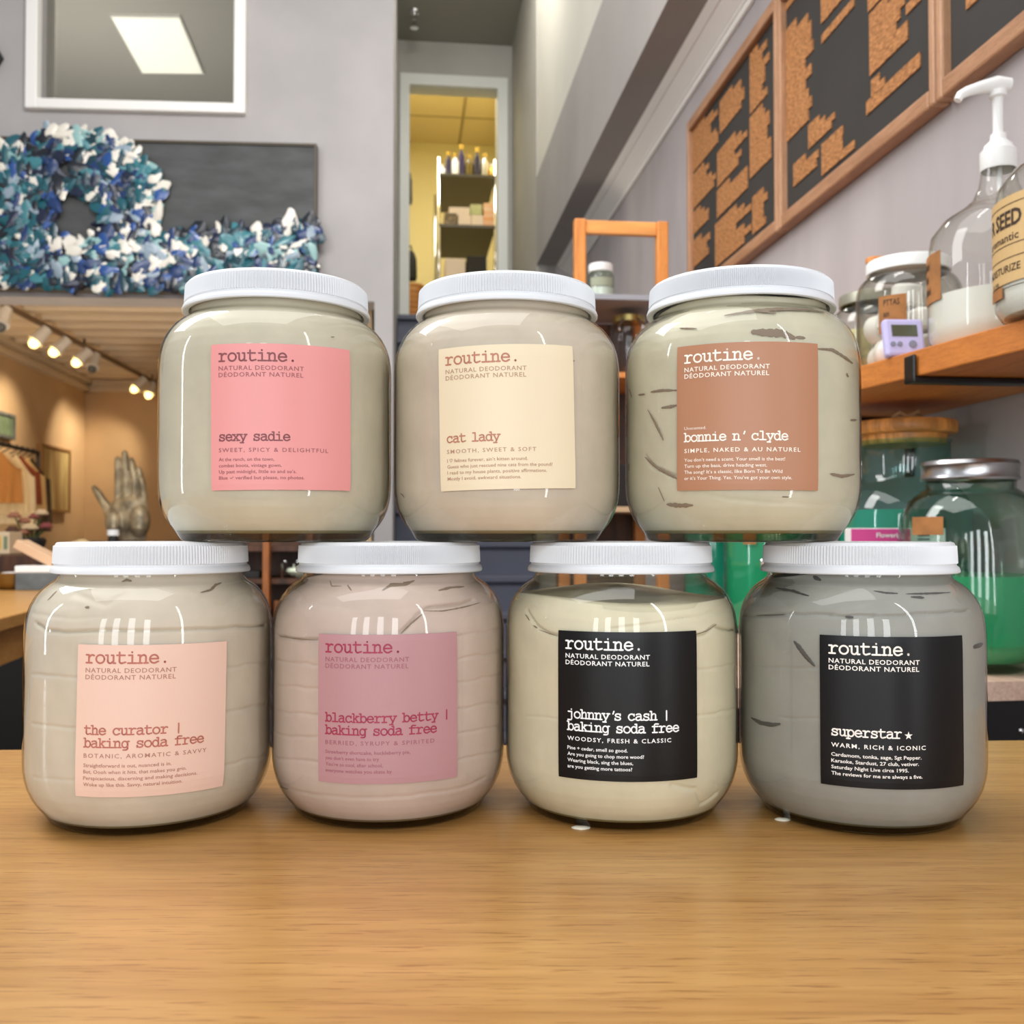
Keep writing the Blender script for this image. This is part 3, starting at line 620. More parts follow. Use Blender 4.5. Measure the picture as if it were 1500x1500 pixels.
    # label with its print
    phi, zc_, til = LAB[j]; zc_ = zc_ if j in 'ABC' else (zc_+.0037)/SZ[j]; LW_, LH_ = .0815, .0818; ct, sn = math.cos(til), math.sin(til)
    def place(u, v, lift=.00042):                            # u, v in metres from the label's top-left corner, v upward (negative)
        uu, vv = u-LW_/2, v+LH_/2
        U, V2 = uu*ct-vv*sn, uu*sn+vv*ct; zq = zc_+V2/SZ[j]; r_ = float(prof_r(zq))+lift; a_ = phi+U/.0711
        return (r_*math.sin(a_), -r_*math.cos(a_), zq)
    m = MB(); nu, nv = 40, 24
    for lift in (.00030, .00006):
        o_ = len(m.v)
        for iv in range(nv+1):
            for iu in range(nu+1): m.v.append(place(LW_*iu/nu, -LH_*iv/nv, lift))
        for iv in range(nv):
            for iu in range(nu):
                b_ = o_+iv*(nu+1)+iu; m.f.append((b_, b_+1, b_+nu+2, b_+nu+1)); m.mi.append(0)
    N = (nu+1)*(nv+1); ed = [i for i in range(nu+1)] + [(i+1)*(nu+1)+nu for i in range(nv)] + [nv*(nu+1)+nu-1-i for i in range(nu)] + [(nv-1-i)*(nu+1) for i in range(nv-1)]
    for a_, b_ in zip(ed, ed[1:]+ed[:1]): m.f.append((a_, b_, b_+N, a_+N)); m.mi.append(0)
    mm = .001; X0 = 4.9*mm; bd = .016 if j in 'CFG' else .004
    names_, (sub, subw), small = TXT[j]
    stroke_text(m, 'routine.', X0-.5*mm, -9.7*mm, 5.55*mm, place, 1, 98, em=5.9*mm)
    sans_text(m, 'NATURAL DEODORANT', X0, -14.9*mm, 47.5*mm, 3.55*mm, place, 2, bd, 1.12)
    sans_text(m, 'D\u00c9ODORANT NATUREL', X0, -18.6*mm, 47.2*mm, 3.55*mm, place, 2, bd, 1.12)
    xn = X0 + (1*mm if j in 'FG' else 0)
    if len(names_) == 1: stroke_text(m, names_[0], xn-.3*mm, -54.2*mm, 4.05*mm, place, 1, 106, em=4.55*mm)
    else:
        stroke_text(m, names_[0], xn-.3*mm, -48.0*mm, 4.05*mm, place, 1, 106, em=4.55*mm)
        stroke_text(m, names_[1], xn-.3*mm, -54.9*mm, 4.05*mm, place, 1, 106, em=4.55*mm)
    if j == 'C': sans_text(m, 'Unscented.', X0, -47.6*mm, 13*mm, 2.5*mm, place, 2, 0)
    if j == 'G':
        cx, cy = xn+40.0*mm, -52.9*mm
        m.add([place(cx, cy)] + [place(cx+math.sin(i*PI/5)*r_*mm, cy+math.cos(i*PI/5)*r_*mm) for i, r_ in enumerate([2.3, .92]*5)], [(0, i+1, (i+1) % 10+1) for i in range(10)], 1)
    sans_text(m, sub, xn, -60.6*mm, subw*mm, 3.25*mm, place, 2, bd, 1.25)
    for i, (s_, w_) in enumerate(small): sans_text(m, s_, xn, (-65.6-3.42*i)*mm, w_*mm, 2.72*mm, place, 2, .014 if j in 'FG' else .008)
    pm = mat('label_paper', PAPER[j], .34 if j in 'FG' else .42, spec=.28 if j in 'FG' else .5)
    i1 = mat('label_print', INK[j][0], .5); i2 = mat('label_fine_print', INK[j][1], .5)
    m.build('label', [pm, i1, i2], t)
# drips of cream at the feet of two jars
for (px, py, r_, lab) in ((851, 1213, .0040, 'small smear of cream on the counter by the pale yellow jar'), (1147, 1201, .0035, 'small white smear of cream on the counter by the grey jar')):
    P = at_z(px, py, TT); m = MB()
    m.lathe([(0, .0012), (r_*.6, .0011), (r_, .0004), (r_*1.05, 0), (0, 0)], 20, fn=lambda r, z, a: r*(1+.3*math.cos(2*a)+.15*math.sin(3*a)))
    tag(m.build('cream_smear', mat('smeared_cream', (236, 230, 210), .4), None, smooth=True), lab, 'smear').location = Vector(P)
# ------------------------------------------------------------------ menu boards on the right wall
M['card'] = mat('printed_kraft_card', (188, 130, 76), .8, col2=(128, 82, 44), vscale=9, stretch=(1, 9, 34), detail=2)
ZB0 = hit_l(1140, 337, LW-.03)[2]; ZB1 = hit_l(1130, 0, LW-.03)[2]
tb_ = [tl(hit_l(1005, 250, LW-.03))[0], tl(hit_l(1138, 250, LW-.03))[0], tl(hit_l(1369, 100, LW-.03))[0], .83]
c4 = crop(960, 0, 2.778); c6 = crop(1000, 0, 3.75)
CARDS = [
 [(c6, 50, 690, 960, 195, 8), (c6, 50, 975, 1160, 182, 6), (c6, 50, 1180, 1300, 162, 4), (c6, 50, 1335, 1480, 150, 4), (c6, 108, 545, 612, 335, 2), (c6, 205, 560, 740, 350, 6), (c6, 192, 840, 1030, 355, 6),
  (c6, 190, 1050, 1200, 372, 4), (c6, 180, 1235, 1470, 378, 7), (c6, 370, 300, 632, 488, 8), (c6, 370, 650, 985, 488, 9), (c6, 385, 1085, 1290, 486, 5)],
 [(c6, 565, 175, 790, 722, 11), (c6, 762, 0, 135, 940, 3), (c6, 765, 195, 242, 945, 1), (c6, 692, 690, 822, 850, 4), (c6, 610, 905, 1027, 748, 3), (c6, 765, 795, 968, 962, 4), (c6, 557, 38, 78, 722, 1),
  (c4, 872, 60, 312, 1030, 7), (c4, 880, 328, 402, 936, 2), (c4, 860, 415, 470, 1082, 1), (c4, 1022, 22, 62, 1082, 1), (c4, 866, -60, 52, 1010, 3)],
 [(c4, 1266, -40, 42, 1330, 2), (c4, 1200, -260, -120, 1420, 4)]]
BL = ['farthest menu board on the right wall, crowded with brown printed cards', 'middle menu board of the three on the right wall, brown cards on charcoal', 'nearest menu board on the right wall, mostly bare charcoal above the pump bottles']
rnd = random.Random(4)
for i in range(3):
    t1, t0 = tb_[i]-.002, tb_[i+1]+.002; fw = .03; d = .03; zlo, zhi = ZB0, ZB1
    bd = thing('menu_board', BL[i], 'menu board', RW((t0+t1)/2, LW, zlo), TH, 'menu boards on the right wall')
    m = MB()
    def wb(ta, tb2, za, zb, o0, o1, mb): tbox(LW-o1, LW-o0, za, zb, ta, tb2, mb)
    wb(t0+.01, t1-.01, zlo+.01, zhi-.01, .001, .014, m); m.build('panel', 'blackboard', bd, world=True)
    for nm, (a, b, c, e), mt in (('frame_rail', (t0+fw*.6, t1-fw*.6, zlo, zlo+fw), 'bframe'), ('frame_rail', (t0+fw*.6, t1-fw*.6, zhi-fw, zhi), 'bframe'), ('frame_stile', (t0, t0+fw*.6, zlo, zhi), 'bframeV'), ('frame_stile', (t1-fw*.6, t1, zlo, zhi), 'bframeV')):
        m = MB(); wb(a, b, c, e, .0012, d, m); m.build(nm, mt, bd, bevel=.004, world=True)
    for (cr, xl, yt, yb, xr, n) in CARDS[i]:
        (px, py0), (_, py1), (pxr, _) = cr([(xl, yt), (xl, yb), (xr, yb)])
        P0, P1 = hit_l(px, py0, LW-.015), hit_l(px, py1, LW-.015); tL = tl(P0)[0]; tR = tl(hit_l(pxr, py1, LW-.015))[0]
        zt_, zb_ = min(P0[2], zhi-fw-.002), max(P1[2], zlo+fw+.002)
        if zt_-zb_ < .008: continue
        tR = max(tR, t0+fw*.6+.002); tL = min(tL, t1-fw*.6-.002); h = (zt_-zb_)/n; m = MB()
        for k in range(n):
            ln = (tL-tR)*(1 if n == 1 else rnd.choice((1, .93, .82, .72, .6) if k else (.5, .62, .4)))
            wb(tL-ln, tL, zt_-(k+1)*h, zt_-k*h, .0141, .0165, m)
        m.build('menu_card', 'card', bd, world=True)

# ------------------------------------------------------------------ upper shelf on the right wall
ZS = CZ+.23
e0, e1 = at_z(1490, 470, ZS), at_z(1263, 535, ZS); ed = (e1-e0)/np.linalg.norm(e1-e0)
pn_ = e0 - ed*.40; pf_ = e1 + ed*.62; tn, tf = tl(pn_)[0], tl(pf_)[0]
sh = thing('wall_shelf', 'orange wooden wall shelf holding pump bottles and jars', 'shelf', RW((tn+tf)/2, LW-.1, ZS), TH)
m = MB(); th_ = .033; q = [pn_, RW(tn, LW-.001, ZS), RW(tf, LW-.001, ZS), pf_]
m.hexa([Vector(c)-Vector((0, 0, th_)) for c in q] + [Vector(c) for c in q]); m.build('board', 'shelf', sh, bevel=.002, world=True)
bp = at_z(1337, 514, ZS); bt = tl(bp)[0]; bl = tl(bp)[1]
for tt in (bt, bt+.42):
    ll = bl - (tt-bt)*.12
    m = MB(); o0 = .004
    tbox(ll-.006, ll-.001, ZS-th_-.007, ZS-.006, tt-.012, tt+.012, m); tbox(ll-.006, LW-.002, ZS-th_-.008, ZS-th_-.001, tt-.012, tt+.012, m); tbox(LW-.008, LW-.002, ZS-th_-.10, ZS-th_-.001, tt-.012, tt+.012, m)
    m.build('bracket', 'black', sh, bevel=.002, world=True)

def pump_bottle(label, X, Y, tags):
    b = thing('pump_bottle', label, 'bottle', (X, Y, ZS), 0, 'glass pump jugs on the upper shelf')
    pf = [(0, 0), (.06, 0), (.076, .004), (.0825, .014), (.084, .03), (.084, .119), (.080, .145), (.066, .164), (.046, .177), (.0317, .188), (.0235, .205), (.0205, .222), (.019, .24)]
    MB().lathe(pf, 64).build('glass_body', 'glass', b, smooth=True)
    MB().lathe([(0, .004), (.074, .006), (.0815, .016), (.0825, .03), (.0825, .066), (0, .066)], 64).build('soap', 'soap', b, smooth=True, auto=40)
    MB().lathe([(.0205, .226), (.0215, .228), (.0215, .250), (.0175, .254), (.0165, .258), (.010, .264), (.009, .272), (0, .272)], 40, fn=lambda r, z, a: r+(.0004*math.cos(40*a) if .2285 < z < .2495 else 0)).build('collar', 'offwhite', b, smooth=True, auto=40)
    m = MB().lathe([(0, .266), (.0062, .266), (.0062, .318), (.0105, .320), (.0105, .327), (0, .327)], 24); m.build('pump_stem', 'offwhite', b, smooth=True, auto=40)
    m = MB(); m.tube([(.016, .0, .336), (.0, 0, .336), (-.022, -.002, .331), (-.040, -.004, .325), (-.049, -.005, .320), (-.053, -.005, .313)], [.0075, .010, .0075, .0062, .0056, .0048], 14); m.build('spout', 'offwhite', b, smooth=True, auto=50)
    MB().tube([(0, 0, .266), (.004, .002, .15), (.012, .004, .02)], .0035, 8).build('dip_tube', 'offwhite', b, smooth=True)
    return b
def wrap_label(parent, r, a0, a1, z0, z1, mats, name='label', txt=None, n=20):
    """paper band on a round wall; angles from the front (towards -y), left negative"""
    m = MB()
    for lift in (.0006, .0001):
        o_ = len(m.v)
        for iz in (z0, z1):
            for i in range(n+1):
                a = a0+(a1-a0)*i/n; m.v.append(((r+lift)*math.sin(a), -(r+lift)*math.cos(a), iz))
        for i in range(n): m.f.append((o_+i, o_+i+1, o_+n+2+i, o_+n+1+i)); m.mi.append(0)
    N = 2*(n+1); ed_ = list(range(n+1)) + list(range(2*n+1, n, -1))
    for a_, b_ in zip(ed_, ed_[1:]+ed_[:1]): m.f.append((a_, b_, b_+N, a_+N)); m.mi.append(0)
    if txt: txt(m, lambda x, y: ((r+.0008)*math.sin(a0+x/r), -(r+.0008)*math.cos(a0+x/r), z1+y))
    return m.build(name, mats, parent)
inkb = mat('dark_brown_ink', (60, 40, 24), .7); tanp = mat('tan_label_paper', (206, 172, 118), .7)
X1, Y1 = .611, 1.228
j1 = pump_bottle('tall glass pump jug of milky soap with small brown tag, beside tablet jar', X1, Y1, 1)
def t1(m, pl):
    for k, w_ in enumerate((.020, .016, .024)): sans_text(m, ('soap', 'for', 'hands')[k] if False else 'l\u0131l\u0131l\u0131\u0131l', .006, -.018-.016*k, w_, .014, pl, 1, .02)
wrap_label(j1, .084, -1.98, -1.35, .060, .121, ['kraft', inkb], 'paper_tag', t1)
j2 = pump_bottle('nearest glass pump jug on the shelf, tan lettered label, cut by picture edge', .609, 1.05, 1)
def t2(m, pl):
    sans_text(m, 'SEED', .036, -.038, .044, .028, pl, 1, .03); sans_text(m, 'R', .020, -.038, .013, .026, pl, 1, .02)
    sans_text(m, 'aromantic', .016, -.056, .06, .014, pl, 1, .01)
    sans_text(m, 'MOISTURIZE', .014, -.094, .064, .013, pl, 1, .01); sans_text(m, '30 ML', .022, -.108, .022, .009, pl, 1)
    for yy in (-.010, -.060, -.076, -.112): m.add([pl(.008+(.09*i/8), yy) for i in range(9)] + [pl(.008+(.09*i/8), yy-.0012) for i in range(8, -1, -1)], [(i, i+1, 16-i, 17-i) for i in range(8)], 1)
wrap_label(j2, .0842, -2.25, -.2, .036, .128, [tanp, inkb], 'label', None)
# its printed lines stand on the visible flank
lbl = j2.children[-1]
m = MB(); k_ = .86
pl2 = lambda x, y: ((.0851)*math.sin(-2.13+x/.0851), -(.0851)*math.cos(-2.13+x/.0851), .128+y*k_)
t2(m, pl2); o_ = m.build('print', [inkb, inkb], lbl)
wrap_label(j2, .0845, -1.95, -1.55, .022, .034, ['kraft', inkb], 'paper_tag', None)
# glass jar of white tablets, timer, jar behind
def small_jar(label, X, Y, z, lidmat, group=None, name='glass_jar'):
    b = thing(name, label, 'jar', (X, Y, z), 0, group)
    g = bpy.data.objects.new('glass_body', GLASS_ME); C.objects.link(g); g.parent = b
    MB().lathe([(.0535, .1440), (.0536, .1412), (.0565, HF), (.0572, .1415), (.0572, .156), (.0562, .158), (.054, HJ), (0, HJ)], 64).build('lid', lidmat, b, smooth=True, auto=40)
    return b
X3, Y3 = .566, 1.40
s1 = small_jar('jar of white tablets with smooth white lid, behind the lavender timer', X3, Y3, ZS, 'offwhite')
tabs = [(-.042, -.036, .0245, 0, 1), (.000, -.052, .0245, .2, 1), (.043, -.035, .0245, -.2, 1), (-.036, -.030, .068, .5, 0), (.006, -.040, .067, 0, 2), (.046, -.022, .071, -.4, 1), (-.03, .02, .0245, 0, 1), (.03, .025, .0245, 0, 1), (-.032, .028, .068, .3, 1), (.02, .03, .068, 0, 0), (-.015, -.03, .104, .3, 0), (.036, .0, .112, .2, 1)]
for i, (x, y, z, a, o) in enumerate(tabs):
    m = MB(); R = Matrix.Rotation(a, 3, 'Z') @ (Matrix.Rotation(PI/2, 3, 'X') if o == 1 else Matrix.Rotation(.15, 3, 'X') if o == 0 else Matrix.Rotation(.0, 3, 'X'))
    hh = .017 if o == 1 else .015; rr = .0205
    m.lathe([(0, -hh), (rr-.004, -hh), (rr, -hh+.004), (rr, hh-.004), (rr-.004, hh), (0, hh)], 28)
    m.v = [tuple(R @ Vector(p)) for p in m.v]
    o_ = m.build('tablet', 'cotton', None, smooth=True, auto=40); o_.location = (X3+x*.93, Y3+y*.93, ZS+z-.001 if z < .03 else ZS+z)
    tag(o_, 'round white tablet inside the white lidded glass jar', 'tablet', 'white tablets inside the jar')
wrap_label(s1, .0712, -.95, -.42, .046, .098, ['kraft', inkb], 'paper_tag', lambda m, pl: [sans_text(m, s_, .007, -.014-.015*k, w_, .012, pl, 1, .02) for k, (s_, w_) in enumerate((('PTTAS', .022), ('an', .008), ('TIMI', .02)))])
ws = thing('wooden_scoop', 'flat wooden scoop handle lying across the white lid on the shelf', 'scoop', (X3, Y3, ZS+HJ))
m = MB(); poly = [(-.044+.012*math.cos(a), .012*math.sin(a)) for a in np.linspace(PI/2, 1.5*PI, 9)] + [(.02, -.009), (.03, -.014), (.047, -.010), (.047, .010), (.03, .014), (.02, .009)]
m.prism(poly, lambda x, y: (x+.0, y+.012, .0005), lambda x, y: (x+.0, y+.012, .0095)); m.build('handle', 'pine', ws, bevel=.002)
s2 = small_jar('glass jar of pale green powder with grey lid, behind the tablet jar', .593, 1.60, ZS, mat('grey_green_lid', (150, 148, 132), .4, .4))
MB().lathe([(0, .006), (.055, .0065), (.0655, .018), (.0685, .035), (.0685, .095), (.03, .1), (0, .101)], 48).build('powder', mat('greenish_powder', (196, 188, 140), .9, var=.2, vscale=60), s2, smooth=True)
tm = thing('kitchen_timer', 'lavender digital kitchen timer with grey display at the shelf edge', 'timer', tuple(at_z(1334, 520, ZS)[:2] + np.array([0, .012])) + (ZS,), TH*.3)
Rt = Matrix.Rotation(-.22, 3, 'X')
def rb(mb): mb.v = [tuple(Rt @ Vector(p)) for p in mb.v]; return mb
M['lav'] = mat('lavender_plastic', (196, 190, 232), .4); M['lcd'] = mat('olive_display', (84, 88, 70), .2)
rb(MB().box((0, .006, .0275), (.052, .014, .052))).build('case', 'lav', tm, bevel=.004)
m = rb(MB().box((0, -.0012, .036), (.034, .0012, .0165))); m.build('display', 'lcd', tm, bevel=.0005)
for bx, r_ in ((-.017, .0034), (-.008, .0034), (.009, .0052)):
    m = MB().lathe([(0, 0), (r_, 0), (r_, .0015), (0, .002)], 18); m.v = [(bx+p[0], -.001-p[2], .017+p[1]) for p in m.v]; rb(m).build('button', mat('grey_button', (130, 132, 150), .5), tm, smooth=True, auto=40)

# ------------------------------------------------------------------ low cabinet on the right with drink dispensers
ZL2 = CZ-.169; yF = 1.135
lc = thing('low_cabinet', 'black low cabinet with a pale pink wood top along the right wall', 'cabinet', RW(1.9, .55, 0), TH)
tF = tl(at_z(1470, 997, ZL2))[0]; tB_ = 2.45; lF = .17
for nm, z0_, z1_, mt, ins in (('top_board', ZL2-.022, ZL2, 'paleboard', 0), ('body', 0, ZL2-.0225, 'black', .004)):
    m = MB(); P = [at_y(1300, 900, yF+ins), at_y(1700, 900, yF+ins)]
    l0_ = .36; q = [RW(tF+ins-.02, l0_, 0), RW(tF+ins, LW-.003, 0), RW(tB_, LW-.003, 0), RW(tB_, .62, 0), RW(1.45, .40, 0)]
    m.prism([(c[0], c[1]) for c in q], lambda x, y: (x, y, z0_), lambda x, y: (x, y, z1_)); m.build(nm, mt, lc, world=True)
for px, py in ((1450, 1034), (1499, 1072)):
    P = at_y(px, py, yF+.001); P[1] = yF+.0
    m = MB().ellipsoid((0, 0, 0), (.0035, .0025, .0035), 12, 8); m.v = [(P[0]+a, P[1]+.006+b, P[2]+c) for a, b, c in m.v]; m.build('screw', 'chrome', lc, smooth=True, world=True)
def spigot(b, r, z, s=1.0, ang=0):
    m = MB(); R = Matrix.Rotation(ang, 3, 'Z')
    m.tube([(0, -r+.004, z), (0, -r-.03*s, z)], .008*s, 14); m.tube([(0, -r-.022*s, z+.004), (0, -r-.028*s, z-.03*s)], [.009*s, .006*s], 14)
    m.tube([(0, -r-.022*s, z), (0, -r-.022*s, z+.03*s)], .0045*s, 10); m.tube([(-.014*s, -r-.022*s, z+.032*s), (.014*s, -r-.022*s, z+.032*s)], .0055*s, 10)
    m.v = [tuple(R @ Vector(p)) for p in m.v]; m.build('spigot', 'chrome', b, smooth=True, auto=40)
cd = thing('drink_dispenser', 'clear round glass dispenser of green liquid with a steel screw lid', 'dispenser', (.581, 1.25, ZL2))
rs = .088; pf = [(0, 0), (.060, 0), (.070, .006), (.080, .025), (.0862, .05), (rs, .09), (.0875, .15), (.083, .19), (.074, .210), (.060, .222), (.0535, .226), (.0535, .248)]
MB().lathe(pf + [(r-.003, z) for r, z in reversed(pf[3:])] + [(.066, .012), (0, .010)], 72).build('glass_body', 'glassaqua', cd, smooth=True, auto=60)
MB().lathe([(0, .0115), (.064, .0125), (.0775, .028), (.0838, .05), (.0856, .09), (.0855, .118), (.03, .118), (0, .118)], 64).build('liquid', 'green', cd, smooth=True, auto=40)
MB().lathe([(.0535, .236), (.0575, .236), (.0585, .239), (.0575, .242), (.0575, .254), (.0588, .256), (.057, .2605), (.05, .262), (.0, .262)], 96, fn=lambda r, z, a: r+(.0005*math.cos(70*a) if .243 < z < .254 and r > .05 else 0)).build('lid', 'steel', cd, smooth=True, auto=35)
spigot(cd, .084, .10, 1.1, .55)
wrap_label(cd, .0868, -1.28, -.78, .168, .190, ['kraft', inkb], 'paper_tag', lambda m, pl: [sans_text(m, s_, .006, -.009-.010*k, w_, .010, pl, 1, .02) for k, (s_, w_) in enumerate((('mint', .03), ('lad', .018)))] if False else None)
bj = thing('bamboo_lidded_jar', 'teal glass jar with a round bamboo lid, behind the clear dispenser', 'jar', (.597, 1.5, ZL2))
pf = [(0, 0), (.075, 0), (.09, .008), (.097, .03), (.098, .12), (.096, .2), (.09, .222), (.076, .24), (.068, .25), (.066, .26), (.066, .305), (.069, .31)]
MB().lathe(pf, 64).build('glass_body', 'glassgreen', bj, smooth=True, auto=60)
MB().lathe([(0, .008), (.085, .010), (.0945, .03), (.0955, .12), (.0945, .205), (0, .205)], 64).build('liquid', 'teal', bj, smooth=True, auto=40)
m = MB().lathe([(0, .304), (.060, .304), (.0615, .306), (.0615, .318), (.074, .320), (.0765, .323), (.0765, .336), (.074, .339), (0, .339)], 72); m.build('lid', mat('bamboo', (216, 146, 74), .45, var=.2, vscale=20, stretch=(1, 8, 1)), bj, smooth=True, auto=40)
m = MB().tube([(-.028, -.03, .343), (-.02, -.035, .350), (-.008, -.03, .345), (0, -.03, .347), (.010, -.03, .352), (.016, -.032, .344), (.0, -.03, .342), (-.028, -.03, .343)], .0035, 8); m.build('twine_bow', mat('twine', (176, 136, 92), .9), bj, smooth=True)
pb = thing('pink_carton', 'pink and white carton standing between the green glass vessels', 'carton', (.522, 1.345, ZL2))
zp = CZ+.008-ZL2; M['pink'] = mat('pink_print', (222, 70, 150), .5); M['leaf'] = mat('green_print', (96, 128, 60), .5)
MB().box((0, 0, zp/2), (.128, .026, zp)).build('box', 'offwhite', pb, bevel=.001)
m = MB().box((-.024, -.0133, zp-.0105), (.080, .0006, .019)); m.build('printed_band', 'pink', pb)
m = MB().box((-.024, -.0133, zp-.034), (.080, .0006, .024)); m.build('printed_band', 'leaf', pb)
m = MB(); pbk = lambda x, y: (x, -.0139, zp+y)
sans_text(m, 'Flowering', -.030, -.0125, .038, .009, pbk, 0, .02)
m.build('print', 'offwhite', pb)
m = MB()
for k in range(3): m.box((.034, -.0133, zp-.010-.005*k), (.016, .0006, .0022))
m.build('print', 'grey', pb)
def green_dispenser(label, px, d, r, h, glassm, liq, tagx):
    X = (px-750)/F*d
    b = thing('drink_dispenser', label, 'dispenser', (X, d, ZL2), 0, 'green dispensers at the back of the low cabinet')
    MB().lathe([(0, 0), (r*.85, 0), (r, .012), (r, h*.8), (r*.8, h*.9), (r*.72, h*.92), (r*.72, h)], 48).build('glass_body', glassm, b, smooth=True, auto=50)
    MB().lathe([(0, .006), (r*.82, .008), (r*.96, .016), (r*.96, h*.7), (0, h*.7)], 48).build('liquid', liq, b, smooth=True, auto=40)
    MB().lathe([(0, h-.01), (r*.78, h-.01), (r*.78, h+.015), (0, h+.018)], 48).build('lid', 'steel', b, smooth=True, auto=40)
    wrap_label(b, r, tagx[0], tagx[1], tagx[2], tagx[3], ['kraft'], 'paper_tag')
    spigot(b, r, .088, 1.1, tagx[4]); return b
green_dispenser('deep green dispenser with chrome tap seen between the two black labels', 1128, 1.70, .078, .26, 'glassgreen', 'green', (-.85, -.55, .152, .19, -.25))
green_dispenser('teal dispenser with brown tag seen beside a white lid, farther back', 1046, 1.95, .060, .24, 'glassgreen', 'teal', (-.25, .2, .155, .2, .25))

# ------------------------------------------------------------------ pine shelving unit behind the top row
tU = 2.58; pL, pR = hit_t(849, 322, tU), hit_t(969, 322, tU); lUL, lUR = tl(pL)[1], tl(pR)[1]; zU = pL[2]
su = thing('pine_shelving_unit', 'orange pine post shelving unit standing in front of the right wall', 'shelving unit', RW(tU+.12, (lUL+lUR)/2, 0), TH)
hwp = .0155
for l_ in (lUL, lUR):
    for t_ in (tU, tU+.26):
        m = MB(); tbox(l_-hwp, l_+hwp, 0, zU + (0 if t_ == tU else -.16), t_-hwp, t_+hwp, m); m.build('post', 'pine', su, bevel=.004, world=True)
zr1, zr0 = hit_t(905, 325, tU)[2], hit_t(905, 345, tU)[2]
m = MB(); tbox(lUL+hwp, lUR-hwp, zr0, zr1, tU-.009, tU+.009, m); m.build('top_rail', mat('pine_rail', (226, 152, 80), .5, var=.1, vscale=6, stretch=(1, 1, 8)), su, bevel=.003, world=True)
shz = []
for py, mt in ((431, mat('grey_shelf_edge', (150, 150, 156), .5)), (545, 'pine'), (742, mat('pale_shelf', (196, 164, 128), .5))):
    z_ = hit_t(905, py, tU-.02)[2]; shz.append(z_)
    m = MB(); tbox(lUL-.03, lUR+.03, z_-.014, z_, tU-.02, tU+.28, m); m.build('shelf', mt, su, world=True)
m = MB(); tbox(lUL-.02, lUR+.02, .3, shz[0]-.015, tU+.281, tU+.29, m); m.build('back_panel', 'darkwood', su, world=True)
P = hit_t(880, 431, tU+.13); jr = thing('glass_jar', 'small glass jar with white lid and white contents under the pine rail', 'jar', (P[0], P[1], shz[0]))
MB().lathe([(0, 0), (.034, 0), (.038, .006), (.038, .082), (.034, .092), (.030, .097), (.030, .105)], 40).build('glass_body', 'glassaqua', jr, smooth=True, auto=50)
MB().lathe([(0, .003), (.033, .004), (.0365, .01), (.0365, .05), (0, .05)], 40).build('contents', 'soap', jr, smooth=True, auto=40)
MB().lathe([(.031, .096), (.0345, .097), (.0345, .117), (.032, .119), (0, .119)], 40).build('lid', 'offwhite', jr, smooth=True, auto=40)
wrap_label(jr, .0382, -.9, .9, .052, .076, [mat('green_grey_label', (168, 174, 150), .7)], 'label')
P = hit_t(921, 500, tU+.1); cj = thing('clip_top_jar', 'clear jar with brass lid and wire clips, in the gap between top jars', 'jar', (P[0], P[1], shz[1]))
hj = hit_t(921, 462, tU+.1)[2]-shz[1]
MB().lathe([(0, 0), (.048, 0), (.054, .008), (.054, hj*.75), (.046, hj*.86), (.040, hj*.9)], 40).build('glass_body', 'glass', cj, smooth=True, auto=50)
MB().lathe([(0, hj*.88), (.044, hj*.88), (.044, hj*.97), (.03, hj), (0, hj)], 40).build('lid', mat('brass_lid', (196, 176, 110), .25, .9), cj, smooth=True, auto=40)
for s_ in (-1, 1): MB().tube([(s_*.02, -.046, hj*.9), (s_*.034, -.05, hj*.76), (s_*.03, -.053, hj*.7)], .0035, 8).build('clip', 'chrome', cj, smooth=True)
P = hit_t(898, 690, tU+.12); tag(MB().box((P[0], P[1], shz[2]+.06), (.12, .1, .12), TH).build('dark_crate', 'dark', None, bevel=.006), 'dark box on the bottom shelf of the pine unit', 'box')
P = hit_t(925, 530, tU+.03); 

# ------------------------------------------------------------------ the big painting on the back wall
u1, zt1 = hw(464, 211, -.045); zb1 = hw(300, 428, -.045)[1]; u0 = u1-1.95
pt = thing('painting', 'long dark painting with thick blue, teal and white relief strokes', 'painting', HW((u0+u1)/2, zb1, 0), math.atan(.06))
m = MB(); hbox_ = lambda a, b, c, e, f, g, mb: mb.hexa([HW(a, c, f), HW(b, c, f), HW(b, c, g), HW(a, c, g), HW(a, e, f), HW(b, e, f), HW(b, e, g), HW(a, e, g)])
hbox_(u0+.008, u1-.008, zb1+.008, zt1-.008, -.042, -.002, m); m.build('canvas', 'slate', pt, world=True)
M['pframe'] = mat('thin_bronze_frame', (74, 64, 48), .5)
for a, b, c, e in ((u0, u1, zb1, zb1+.01), (u0, u1, zt1-.01, zt1), (u0, u0+.01, zb1+.01, zt1-.01), (u1-.01, u1, zb1+.01, zt1-.01)):
    m = MB(); hbox_(a, b, c, e, -.05, -.002, m); m.build('frame_strip', 'pframe', pt, world=True)
PC = [(238, 232, 220), (232, 226, 212), (150, 190, 188), (62, 128, 138), (16, 88, 100), (10, 58, 70), (16, 50, 102), (28, 76, 146), (12, 26, 56), (10, 18, 30), (150, 168, 182)]
PM = [mat('paint_' + n_, c_, .32, coat=.4) for n_, c_ in zip(('cream', 'ivory', 'aqua', 'sea', 'teal', 'deep_teal', 'blue', 'cobalt', 'navy', 'ink', 'mist'), PC)]
rnd = random.Random(11); m = MB(); cnt = 0
def top_band(x): return float(np.interp(x, [-200, 0, 130, 200, 240, 290, 340, 400, 440, 466], [330, 330, 352, 352, 352, 336, 338, 336, 322, 330]))
